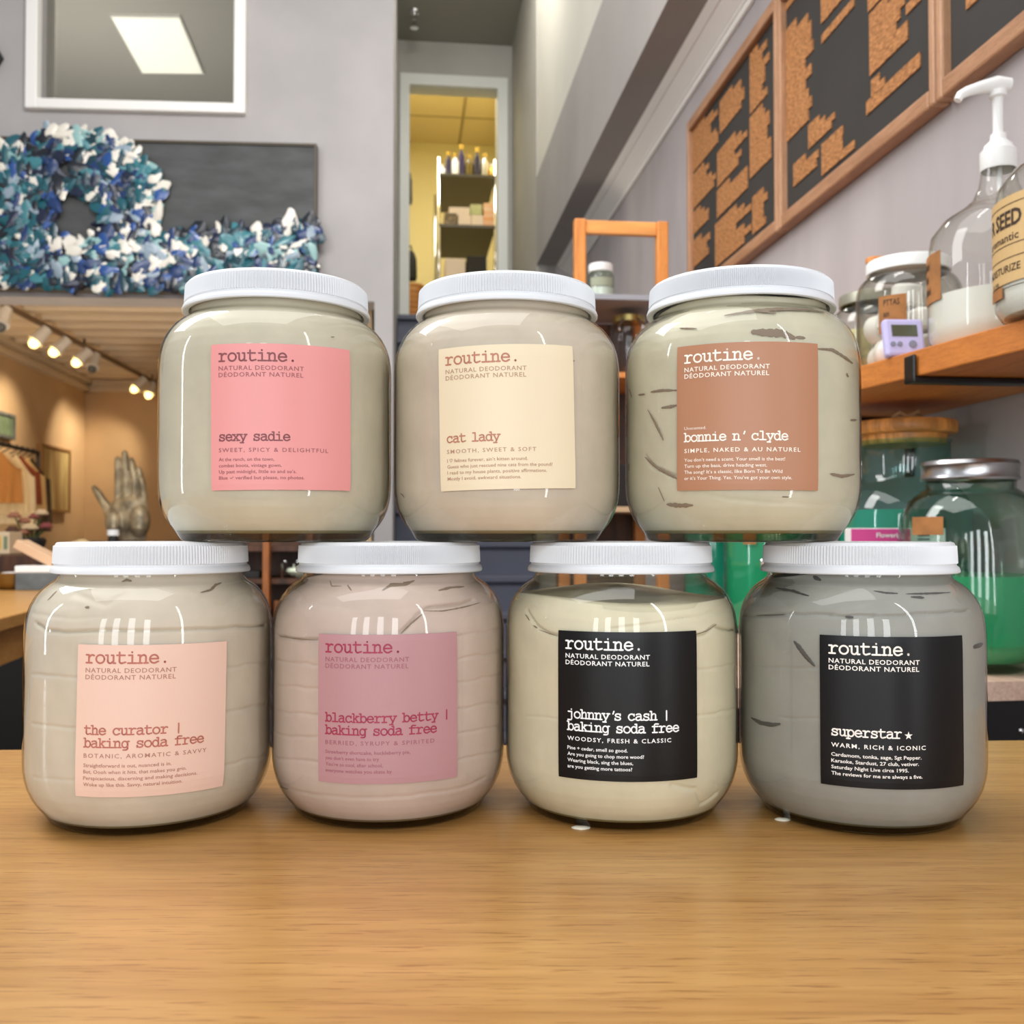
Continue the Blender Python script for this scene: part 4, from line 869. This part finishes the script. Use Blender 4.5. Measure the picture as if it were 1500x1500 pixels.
while cnt < 1400:
    x, y = rnd.uniform(-185, 464), rnd.uniform(190, 426); ok = False
    e_ = ((x-100)/138)**2 + ((y-292)/100)**2; hole = ((x-114)/38)**2 + ((y-318)/38)**2
    if e_ < 1 and hole > 1: ok = True
    if y > top_band(x): ok = True
    if x < 40 and y > 205+max(0, -x)*.2: ok = True
    if hole < 1.05: ok = False
    if not ok: continue
    u, z = hw(x, y, -.05)
    if z < zb1+.012 or u > u1-.005: continue
    edge = max(min(abs(1-e_)*2.2, 1), 0) if y < 350 else min((y-top_band(x))/60, 1)
    wts = [2.2*(1.25-edge), 1.8*(1.25-edge), 1.0*(1.2-edge), .9, 1.8, 2.2*edge+.3, 1.7*edge+.2, .8, 2.0*edge, 1.9*edge, .7]
    mi = rnd.choices(range(11), wts)[0]
    L_, W_ = rnd.uniform(.022, .056), rnd.uniform(.016, .032); a = rnd.uniform(0, PI); tl_ = rnd.uniform(-.5, .5); tw = rnd.uniform(-.5, .5); d0 = rnd.uniform(-.012, .0)
    rows = []
    o_ = len(m.v); ca, sa = math.cos(a), math.sin(a)
    for s_ in (-1, -.55, 0, .55, 1):
        wd = W_*max(.30, (1-abs(s_)**3))*(1+.25*rnd.uniform(-1, 1))
        for q in (-1, 0, 1):
            p, r_ = s_*L_, q*wd + .35*W_*s_*s_*tw*2
            dep = d0 - (.010 if q == 0 else 0) - tl_*p*.5 - tw*r_*.6 - .004
            m.v.append(tuple(HW(u+p*ca-r_*sa, z+p*sa+r_*ca, -.05+min(dep, .004))))
    for i in range(4):
        for q in (0, 1): m.f.append((o_+3*i+q, o_+3*i+q+1, o_+3*i+q+4, o_+3*i+q+3)); m.mi.append(mi)
    cnt += 1
o = m.build('relief_paint', PM, pt, smooth=True, world=True); o['kind'] = 'stuff'
P = HW(hw(-19, 86)[0], hw(-19, 86)[1], -.02)
m = MB(); r_ = .068; m.prism([(r_*math.cos(a), r_*math.sin(a)) for a in np.linspace(0, 2*PI, 7)[:-1]], lambda x, y: HW(x, y, 0)-HP, lambda x, y: HW(x, y, .02)-HP)
o = m.build('wall_ornament', 'black', None, bevel=.003); o.location = P; tag(o, 'black hexagonal wall ornament cut off by the picture edge', 'ornament')

# ------------------------------------------------------------------ the room beyond: track lights, pictures, sculpture
zt_ = ZC2-.03; r0, r1 = at_z(0, 443, zt_), at_z(260, 577, zt_)
td = (r1-r0)/np.linalg.norm(r1-r0); r0 = r0-td*1.0
tk = thing('light_track', 'long brown ceiling light track in the warm lit back room', 'light track', (r0+r1)/2 + np.array([0, 0, .03]))
MB().tube([r0, r1], .018, 4).build('rail', mat('brown_track', (120, 96, 70), .5), tk, world=True)
for k in range(3): p = r0+(r1-r0)*(k+.5)/3; MB().tube([p+np.array([0, 0, .0]), (p[0], p[1], ZC2+.02)], .006, 8).build('hanger', 'dark', tk, world=True)
BULB = mat('lit_bulb', (255, 240, 200), .4, emit=(255, 214, 130), estr=5)
heads = [(10, 476, 0, 'white unlit track spotlight at the picture edge'), (48, 502, 1, 'lit track spotlight nearest, largest glowing bulb'), (73, 516, 1, 'second lit track spotlight, small warm glowing bulb'), (107, 531, 1, 'third lit track spotlight, warm bulb over the tan wall'),
         (142, 538, 0, 'unlit white track spotlight between lit ones'), (192, 570, 1, 'fourth lit track spotlight, bright bulb near far corner'), (222, 577, 1, 'farthest lit track spotlight beside the pink labelled jar')]
for px, py, on, lab in heads:
    P = at_z(px, py, zt_-.11); s_ = float(np.dot(P-r0, td)); q = r0+td*s_
    h = thing('track_spotlight', lab, 'spotlight', q-np.array([0, 0, .018]), 0, 'spotlights along the ceiling track')
    MB().tube([q-np.array([0, 0, .018]), q-np.array([0, 0, .055])], .008, 8).build('stem', 'offwhite', h, world=True, smooth=True)
    ax = Vector((P-q)*np.array([1, 1, .7]) + np.array([-.02, -.06, -.05])).normalized(); c = Vector(q)+Vector((0, 0, -.06))
    MB().tube([c-ax*.05, c-ax*.045, c+ax*.03, c+ax*.06, c+ax*.06], [.02, .034, .036, .045, .040], 18).build('housing', 'offwhite', h, smooth=True, auto=50, world=True)
    m = MB().ellipsoid((0, 0, 0), (.028, .028, .028), 14, 10); e = c+ax*.075; m.v = [tuple(Vector(p)+e) for p in m.v]
    m.build('bulb', BULB if on else 'grey', h, smooth=True, world=True)
    if on: light('track_spot_light', 'SPOT', e+ax*.05, 16, (1.0, .80, .55), .03, target=tuple(P+np.array([-.95, .15, -.95])), spot_size=1.5, spot_blend=.8)
light('warm_room_fill', 'POINT', HW(-1.6, 2.24, .24), 14, (1.0, .82, .6), .06)  # hidden fill added behind the header to warm the room
light('deck_bounce_fill', 'POINT', (-1.9, 4.25, .45), 50, (1.0, .88, .72), .12)  # unseen fill added behind the desk, lights the deck like floor bounce
def wall_pic(name, label, x0, y0, x1, y1, mt, fr, cat='picture'):
    l_ = LR+.035; a, b = hit_l(x0, y0, l_), hit_l(x1, y1, l_); ta, tb2 = tl(a)[0], tl(b)[0]; z1_, z0_ = a[2], b[2]
    p = thing(name, label, cat, RW((ta+tb2)/2, LR, z0_), TH)
    m = MB(); tbox(LR+.003, LR+.035, z0_, z1_, min(ta, tb2), max(ta, tb2), m); m.build('canvas', mt, p, world=True)
    m = MB(); ww = .02; ta, tb2 = min(ta, tb2), max(ta, tb2)
    for (aa, bb, cc_, dd) in ((ta-ww, tb2+ww, z0_-ww, z0_), (ta-ww, tb2+ww, z1_, z1_+ww), (ta-ww, ta, z0_, z1_), (tb2, tb2+ww, z0_, z1_)): tbox(LR+.003, LR+.045, cc_, dd, aa, bb, m)
    m.build('frame', fr, p, world=True); return p
wall_pic('picture', 'small green panel picture high on the tan side wall', -30, 598, 19, 640, mat('green_panel', (112, 134, 108), .6, var=.25, vscale=14, stretch=(1, 6, 1)), 'grey')
wall_pic('painting', 'pale abstract painting with brown edges on the tan side wall', 62, 654, 100, 748, mat('abstract_wash', (206, 188, 132), .7, col2=(140, 92, 44), vscale=2.6, stretch=(1, 2.2, .5)), mat('thin_wood_frame', (150, 112, 66), .6))
# hand sculpture
YH = 5.5; ch = crop(100, 640, 8.82)
def hp(x, y, dy=0): (px, py), = ch([(x, y)]); return Vector(at_y(px, py, YH)) + Vector((0, dy, 0))
k_ = YH/F/8.82
hs = thing('hand_sculpture', 'large pewter coloured raised open hand sculpture in the back room', 'sculpture', hp(800, 1350))
m = MB()
def finger(pts, rs):
    P = [hp(*p) for p in pts]; m.tube(P, [r*k_ for r in rs], 14)
    m.ellipsoid(tuple(P[-1]), tuple([rs[-1]*k_]*3), 12, 8); m.ellipsoid(tuple(P[0]), tuple([rs[0]*k_]*3), 12, 8)
fr_ = lambda x0, y0, x1, y1, w, bend=0: finger([(x0, y0), (x0*.8+x1*.2, y0*.8+y1*.2), (x0*.66+x1*.34, y0*.66+y1*.34, -.004), (x0*.5+x1*.5, y0*.5+y1*.5, -bend*.1), (x0*.34+x1*.66, y0*.34+y1*.66, -bend*.35), (x0*.15+x1*.85, y0*.15+y1*.85, -bend*.7), (x1, y1, -bend)], [w*1.0, w*1.05, w*.93, w*1.0, w*.9, w*.94, w*.72])
fr_(645, 800, 645, 285, 47, .01); fr_(755, 800, 748, 215, 54, .02); fr_(868, 810, 858, 310, 52, .05); fr_(980, 840, 955, 420, 47, .05)
finger([(640, 1130), (560, 1010), (490, 890), (430, 800), (385, 730), (335, 660)], [120, 92, 62, 52, 52, 36])
m.ellipsoid(tuple(hp(610, 1090, -.02)), (115*k_, .05, 170*k_), 18, 12); m.ellipsoid(tuple(hp(930, 1080, -.008)), (135*k_, .05, 230*k_), 18, 12)
m.ellipsoid(tuple(hp(800, 880)), (240*k_, .040, 140*k_), 20, 12); m.ellipsoid(tuple(hp(800, 1060, .01)), (245*k_, .048, 260*k_), 20, 12)
m.tube([hp(800, 1120), hp(800, 1250), hp(805, 1350)], [225*k_, 215*k_, 205*k_], 20, flat=.28, flatdir=(0, 1, 0))
o = m.build('hand', 'bronze', hs, world=True)
md = o.modifiers.new('remesh', 'REMESH'); md.mode = 'VOXEL'; md.voxel_size = .0055; md.use_smooth_shade = True
ms = o.modifiers.new('smooth', 'SMOOTH'); ms.iterations = 3; ms.factor = .5
pz = hp(800, 1350).z; P = hp(800, 1350)
pd = thing('display_plinth', 'dark plinth under the hand sculpture', 'plinth', (P.x, P.y, 0)); MB().box((0, 0, (pz-.0)/2), (.5, .4, pz)).build('block', 'darkwood', pd, bevel=.01)
# white capped bottle and twisted object near the sculpture
YB = 3.6
P = at_y(165.5, 812, YB); bt_ = thing('small_bottle', 'small dark bottle with a white cap in front of the hand sculpture', 'bottle', (P[0], P[1], P[2]))
zc_ = at_y(165, 784.5, YB)[2]-P[2]; zt2 = at_y(165, 776, YB)[2]-P[2]
MB().lathe([(0, 0), (.018, 0), (.018, zc_*.85), (.015, zc_), (0, zc_)], 24).build('bottle_body', 'dark', bt_, smooth=True, auto=40)
MB().lathe([(0, zc_), (.0205, zc_), (.0205, zt2), (0, zt2)], 24).build('cap', 'offwhite', bt_, smooth=True, auto=40)
dk = thing('back_desk', 'dark brown desk at the edge of the back room, under boxes and flowers', 'desk', (at_y(80, 812, 3.9)[0], 3.9, 0))
zd = P[2]; m = MB().box((-1.8, 3.70, zd-.03), (2.0, .6, .06)); m.build('desk_top', 'darkwood', dk, world=True)
MB().box((-1.8, 3.72, (zd-.06)/2), (1.9, .5, zd-.06)).build('body', 'dark', dk, world=True)
m = MB(); cx_ = at_y(117, 792, 3.7); 
for a in range(0, 26): pass
sh_ = [cx_ + np.array([.035*math.cos(a)*(1-.3*a/9), .02*math.sin(a*.5), .022+.022*math.sin(a)*(1-.3*a/9)]) for a in np.linspace(0, 9, 30)]
tag(MB().tube([q-cx_ for q in sh_], [.012]*30, 8).build('shell', mat('pale_shell', (206, 180, 130), .5), None, smooth=True), 'pale curled shell on the desk beside the peach jar lid', 'shell').location = (cx_[0], cx_[1], zd)
# display carton with yellow and green stripes
P = at_y(8, 800, 3.75); db = thing('display_box', 'white carton with yellow and green stripes on the desk', 'carton', (P[0], P[1], zd))
zz_ = at_y(8, 779, 3.75)[2]-zd
MB().box((-.03, 0, zz_/2), (.14, .1, zz_)).build('box', mat('cream_carton', (222, 196, 160), .6), db, bevel=.002)
for x_, c_ in ((-.055, (120, 90, 70)), (.002, (222, 176, 40)), (.026, (120, 136, 100))): MB().box((x_, -.0505, zz_*.5), (.014, .001, zz_*.6)).build('stripe', mat('carton_stripe', c_, .6), db)
# bunch of flowers
P = at_y(44, 792, 3.85); fl = thing('flower_bunch', 'bunch of pink and cream flowers in a dark pot on the desk', 'flowers', (P[0], P[1], zd))
MB().lathe([(0, 0), (.045, 0), (.06, .05), (.05, .06), (0, .06)], 20).build('pot', 'dark', fl, smooth=True, auto=40)
rnd = random.Random(5)
for k in range(11):
    a = rnd.uniform(0, 2*PI); r_ = rnd.uniform(.01, .075); zz2 = rnd.uniform(.08, .16); c = ((150, 96, 70), (196, 168, 130), (130, 60, 56), (80, 48, 30))[k % 4]
    m = MB()
    for ring, n_, rr, el in ((0, 5, .012, .9), (1, 7, .022, .35)):
        for i in range(n_):
            aa = 2*PI*i/n_+ring; m.ellipsoid((rr*math.cos(aa)*.7, rr*math.sin(aa)*.7, .006*(1-ring)), (.011, .011, .005+.006*el), 8, 6)
    m.v = [(p[0]+r_*math.cos(a), p[1]+r_*math.sin(a), p[2]+zz2) for p in m.v]; m.build('flower_head', mat('petal', c, .7), fl, smooth=True)
    MB().tube([(r_*.3*math.cos(a), r_*.3*math.sin(a), .055), (r_*math.cos(a), r_*math.sin(a), zz2)], .003, 6).build('stalk', mat('stalk', (70, 84, 40), .7), fl)
# clothes rail with hanging garments
lr_ = LR+.28; ra, rb2 = hit_l(-60, 650, lr_), hit_l(56, 665, lr_); zr = hit_l(20, 655, lr_)[2]
cr_ = thing('clothes_rail', 'dark metal clothes rail along the tan side wall', 'clothes rail', (ra[0], ra[1], 0), TH)
tA, tB2 = tl(ra)[0], tl(rb2)[0]
MB().tube([RW(tA, lr_, zr), RW(tB2, lr_, zr)], .012, 10).build('rail', 'dark', cr_, world=True, smooth=True)
for t_ in (tA, tB2): MB().tube([RW(t_, lr_, 0), RW(t_, lr_, zr)], .012, 10).build('upright', 'dark', cr_, world=True, smooth=True)
GC = [((190, 130, 66), 'tan', 2), ((232, 206, 158), 'cream', 12), ((240, 220, 178), 'pale ivory', 23), ((140, 66, 34), 'red brown', 31), ((214, 178, 120), 'sand coloured', 39), ((70, 54, 36), 'dark brown', 47)]
for i, (c, nm, px) in enumerate(GC):
    t_ = tl(hit_l(px, 655, lr_))[0]; g = thing('hanging_garment', nm + ' garment hanging on the clothes rail', 'garment', RW(t_, lr_, zr-.02), TH+.35, 'garments on the clothes rail')
    MB().tube([(0, 0, .035), (.012, 0, .03), (.012, 0, .015), (0, 0, 0), (-.085, 0, -.05)], .004, 6).build('hanger', 'dark', g); h_ = .30+.06*((i*7) % 3); m = MB(); nx_, nz_ = 18, 14
    for s_ in (-1, 1):
        o_ = len(m.v)
        for iz in range(nz_+1):
            v = iz/nz_; wd = .10*(.35+.65*min(1, v*4)) if v < .25 else .10+.02*v
            for ix in range(nx_+1):
                u = ix/nx_*2-1; fold = .016*math.sin(u*9+i+v*2)*v; m.v.append((u*wd, s_*(.028*math.sqrt(max(0, 1-u*u))*(.6+.6*v)+.004)+fold, -.02-h_*v+.05*(1-v)*-abs(u)*(1 if v < .25 else .4)))
        for iz in range(nz_):
            for ix in range(nx_): b_ = o_+iz*(nx_+1)+ix; m.f.append((b_, b_+1, b_+nx_+2, b_+nx_+1)); m.mi.append(0)
    m.build('cloth', mat('garment_cloth', c, .85), g, smooth=True)

# ------------------------------------------------------------------ counter return on the left with its clutter
rc = thing('side_counter', 'honey wood side counter running back along the left', 'counter', (-1.35, 2.1, 0))
xa, ya = at_z(0, 905.5, TZ)[:2]; xb, yb_ = at_z(41, 895, TZ)[:2]; yE = at_z(75, 861, TZ)[1]
sl = (xb-xa)/(yb_-ya); X_ = lambda y: xa+(y-ya)*sl
q = [(-1.9, 1.1), (X_(1.1), 1.1), (X_(yE), yE), (-1.9, yE)]
MB().prism(q, lambda x, y: (x, y, TZ-.028), lambda x, y: (x, y, TZ)).build('worktop', 'ret', rc, bevel=.003, world=True)
q2 = [(-1.87, 1.14), (X_(1.1)-.02, 1.14), (X_(yE)-.02, yE-.02), (-1.87, yE-.02)]
MB().prism(q2, lambda x, y: (x, y, TZ-.10), lambda x, y: (x, y, TZ-.028)).build('apron', 'ret', rc, world=True)
for x_, y_ in ((-1.8, 1.3), (X_(1.2)-.06, 1.3), (X_(yE)-.06, yE-.1), (-1.8, yE-.1)): MB().box((x_, y_, (TZ-.1)/2), (.05, .05, TZ-.1)).build('leg', 'darkwood', rc, world=True)
YK = yE-.14
def slabpx(name, label, cat, x0, y0, x1, y1, mt, z0=None, dep=.11, grp=None, rz=0):
    a, b = at_y(x0, y0, YK), at_y(x1, y1, YK); zlo = TZ if z0 is None else z0; zhi = a[2]
    t = tag(MB().box((0, dep/2, (zhi-zlo)/2), (b[0]-a[0], dep, zhi-zlo)).build(name, mt, None, bevel=.003), label, cat, grp); t.location = ((a[0]+b[0])/2, YK, zlo); t.rotation_euler = (0, 0, rz); return zhi
zg = slabpx('storage_box', 'slate grey flat box on the side counter under a white book', 'box', 22, 839.5, 88, 858, 'grey')
zw = slabpx('book', 'white book lying on the slate grey box', 'book', 21, 829, 92, 839, 'offwhite', zg+.0005)
pa, pb_ = at_y(30, 801, YK+.06), at_y(84, 829, YK+.06)
m = MB(); L_ = np.linalg.norm(pb_-pa); an = math.atan2(pa[2]-pb_[2], pa[0]-pb_[0])
R = Matrix.Rotation(-(an), 3, 'Y'); m.box((0, 0, 0), (L_, .07, .026), rot=R)
o = m.build('tilted_box', mat('beige_carton', (214, 176, 140), .7), None, bevel=.002); o.location = Vector((pa+pb_)/2)+Vector((0, 0, .01)); tag(o, 'narrow beige carton tilted against the white book', 'carton')
P = at_z(4, 862, TZ+.001); P = at_y(3, 852, YK); bo = thing('brass_bowl', 'small brass bowl with white cloth at the picture edge on side counter', 'bowl', (P[0], YK+.05, TZ))
MB().lathe([(0, 0), (.03, 0), (.05, .02), (.055, .05), (.052, .05), (.046, .022), (.0, .006)], 32).build('bowl_body', mat('aged_brass', (140, 110, 60), .35, .8), bo, smooth=True, auto=50)
m = MB().ellipsoid((0, -.0, .036), (.046, .046, .016), 16, 8); m.build('cloth', 'offwhite', bo, smooth=True)
m = MB().lathe([(0, 0), (.08, 0), (.085, .006), (0, .008)], 32); 
# brown shelf unit seen between the two left jars
YS = 3.05
pA, pB = at_y(391, 790, YS), at_y(391, 930, YS)
us = thing('brown_shelf_unit', 'brown wooden open shelf unit seen between the peach and mauve jars', 'shelving unit', (pA[0]+.1, YS+.15, 0))
for px in (391, 455): P = at_y(px, 800, YS); MB().box((P[0], YS, .60), (.020, .03, 1.2)).build('post', 'post', us, bevel=.002, world=True)
P0 = at_y(362, 800, YS)[0]; P1 = at_y(470, 800, YS)[0]
MB().box(((P0+P1)/2-.1, YS+.3, .6), (P1-P0+.35, .01, 1.2)).build('back_panel', 'darkwood', us, world=True)
zsh = {}
for py in (848, 905, 800): z_ = at_y(400, py, YS)[2]; zsh[py] = z_; MB().box(((P0+P1)/2-.1, YS+.15, z_-.008), (P1-P0+.33, .27, .016)).build('shelf', 'darkwood', us, world=True)
def onshelf(name, label, cat, px, w_, h_, py, mt, prof=None):
    P = at_y(px, py, YS+.06)
    if prof: o = MB().lathe([(r*w_, z*h_) for r, z in prof], 28).build(name, mt, None, smooth=True, auto=40)
    else: o = MB().box((0, 0, h_/2), (w_, .1, h_)).build(name, mt, None, bevel=.003)
    o.location = (P[0], YS+.08, zsh[py]); return tag(o, label, cat)
onshelf('bowl', 'pale green dish in the brown shelf unit beside the mauve jar', 'bowl', 443, .055, .035, 848, mat('pale_dish', (222, 232, 206), .3), [(0, 0), (.5, 0), (.95, .5), (1, .62), (.92, .9), (.2, 1.0), (0, 1)])
onshelf('storage_box', 'black box on the brown shelf unit beside the peach jar lid', 'box', 372, .05, .022, 848, 'dark')
o = onshelf('folded_cloth', 'grey folded cloth at the end of the brown shelf unit', 'cloth', 370, .07, .05, 905, 'grey')
onshelf('storage_box', 'brown carton low in the brown shelf unit', 'box', 420, .07, .05, 905, 'post')
for px, lab in ((412, 'upper'), (430, 'lower')):
    P = at_y(px, 826, YS+.04); k = thing('chrome_tap', 'small chrome tap in the brown shelf unit, ' + ('nearer the post' if px == 412 else 'above the pale dish'), 'tap', (P[0], YS+.05, zsh[848]))
    MB().tube([(0, 0, 0), (0, 0, .045), (.006, -.006, .054), (.016, -.012, .052)], .004, 10).build('tap_body', 'chrome', k, smooth=True)

# ------------------------------------------------------------------ back room beyond the doorway
tK0, tK1 = TDOOR+1.2, TDOOR+2.05
kL, kR = tl(hit_t(643, 255, tK0))[1], tl(hit_t(726, 255, tK0))[1]
zk = [hit_t(684, 255, tK0)[2], hit_t(684, 329, tK0)[2], hit_t(684, 412, tK0)[2]]
rk = thing('wire_rack', 'chrome post storage rack seen through the lit doorway', 'rack', RW((tK0+tK1)/2, (kL+kR)/2, ZLAND), TH)
for l_ in (kL, kR):
    for t_ in (tK0+.014, tK1-.014): MB().tube([RW(t_, l_, ZLAND), RW(t_, l_, zk[0]+.12)], .014, 10).build('post', 'chrome', rk, smooth=True, world=True)
for z_ in zk: m = MB(); tbox(kL, kR, z_-.02, z_, tK0, tK1, m); m.build('shelf', mat('dark_wire_shelf', (92, 88, 80), .45, .5), rk, world=True)
BT = [(647, .10, .03, 'offwhite', 'white bottle at the left end of the rack top'), (657, .20, .028, mat('cobalt_glass', (24, 22, 70), .15, coat=.5), 'dark blue bottle on the rack top beside a white bottle'), (667, .19, .032, 'offwhite', 'bright white bottle on the rack top'), (676, .26, .03, mat('violet_glass', (40, 32, 84), .15, coat=.5), 'tallest violet bottle on the rack top'),
      (687, .18, .032, mat('amber_glass', (96, 80, 30), .15, coat=.5), 'amber bottle with gold cap on the rack top'), (699, .24, .03, mat('navy_glass', (28, 26, 58), .15, coat=.5), 'navy bottle in the right half of the rack top'), (710, .2, .03, 'steel', 'shiny silver bottle on the rack top'), (721, .12, .03, mat('gold_bottle', (190, 150, 70), .3, .6), 'short gold bottle at the right end of the rack top')]
for px, h_, r_, mt, lab in BT:
    P = hit_t(px, 250, tK0+.1); b = thing('storage_bottle', lab, 'bottle', (P[0], P[1], zk[0]), 0, 'bottles on top of the rack')
    MB().lathe([(0, 0), (r_, 0), (r_, h_*.62), (r_*.45, h_*.78), (r_*.4, h_*.85), (0, h_*.85)], 20).build('bottle_body', mt, b, smooth=True, auto=50)
    MB().lathe([(0, h_*.85), (r_*.5, h_*.85), (r_*.5, h_), (0, h_)], 16).build('cap', mat('gold_cap', (200, 170, 90), .3, .7) if h_ > .15 else 'offwhite', b, smooth=True, auto=40)
M['boxo'] = mat('box_with_orange', (226, 206, 186), .7, col2=(222, 150, 90), vscale=9, stretch=(.5, .5, 3)); M['boxw'] = mat('pale_box_card', (222, 206, 194), .7)
for x0, x1, y0, y1, mt, lab in ((671, 690, 315, 329, 'boxw', 'plain pale box low on the second rack shelf'), (690.5, 708, 315, 329, 'boxw', 'pale box beside the orange trimmed box on the rack'), (658, 688, 303, 314.6, 'boxw', 'wide pale box stacked on the second rack shelf'), (689, 706, 299, 314.6, mat('box_green_mark', (222, 210, 196), .7, col2=(150, 170, 90), vscale=5), 'box with green mark stacked on rack shelf'), (708.5, 724, 297, 329, 'boxo', 'orange trimmed box stack at the right of the rack'), (651, 669, 311, 329, mat('dark_small_stock', (60, 54, 46), .6, col2=(150, 130, 100), vscale=30), 'small dark stock tray on the second rack shelf')):
    t_ = tK0+.02; a, b = hit_t(x0, y0, t_), hit_t(x1, y1, t_); zb_ = zk[1] if y1 > 320 else hit_t(x0, 315, t_)[2]+.001
    o = MB().box((0, .1, (a[2]-zb_)/2), (tl(b)[1]-tl(a)[1], .2, a[2]-zb_)).build('stock_box', mt, None, bevel=.003); o.location = RW(t_, (tl(a)[1]+tl(b)[1])/2, zb_); o.rotation_euler.z = TH; tag(o, lab, 'box', 'boxes on the storage rack')
for x0, x1, y0, mt, lab in ((652, 682, 378, 'boxw', 'pale paper sack on the lowest visible rack shelf'), (684, 713, 374, 'dark', 'black bin on the lowest visible rack shelf')):
    t_ = tK0+.02; a, b = hit_t(x0, y0, t_), hit_t(x1, y0, t_)
    o = MB().box((0, .12, (a[2]-zk[2])/2), (tl(b)[1]-tl(a)[1], .24, a[2]-zk[2])).build('storage_bin', mt, None, bevel=.008); o.location = RW(t_, (tl(a)[1]+tl(b)[1])/2, zk[2]); o.rotation_euler.z = TH; tag(o, lab, 'bin')
for x0, x1, y0, y1, lab in ((594, 604, 250, 300, 'dark narrow bag hanging on the left side inside the doorway'), (594, 611, 366, 412, 'black bag hanging low inside the doorway')):
    t_ = TDOOR+1.6; a, b = hit_t(x0, y0, t_), hit_t(x1, y1, t_); m = MB(); h_ = a[2]-b[2]; wd = (tl(b)[1]-tl(a)[1])/2
    m.lathe([(0, 0), (wd*.8, .0), (wd, h_*.12), (wd*.9, h_*.7), (wd*.5, h_*.92), (wd*.15, h_), (0, h_)], 20); m.v = [(p[0], p[1]*.5, p[2]) for p in m.v]
    lc_ = (tl(a)[1]+tl(b)[1])/2; m.tube([(0, 0, h_), (0, 0, h_+.03), (LS-.121-lc_, 0, h_+.03)], .008, 6); o = m.build('hanging_bag', 'dark', None, smooth=True); o.location = RW(t_, (tl(a)[1]+tl(b)[1])/2, b[2]); tag(o, lab, 'bag')
P = hit_t(602, 466, TDOOR+.35); wk = thing('wicker_basket', 'orange wicker basket on the landing inside the doorway', 'basket', (P[0], P[1], ZLAND))
hb = hit_t(602, 418, TDOOR+.35)[2]-ZLAND; m = MB()
for k in range(9): m.lathe([(.075, 0), (.085, hb/18), (.075, hb/9-.001)], 40, c=(0, 0, k*hb/9), fn=lambda r, z, a, k=k: r+.005*math.sin(20*a+k*PI)+k*.001)
m.lathe([(0, .004), (.075, .004)], 40); m.build('basket_weave', mat('wicker', (184, 122, 56), .7), wk, smooth=True)
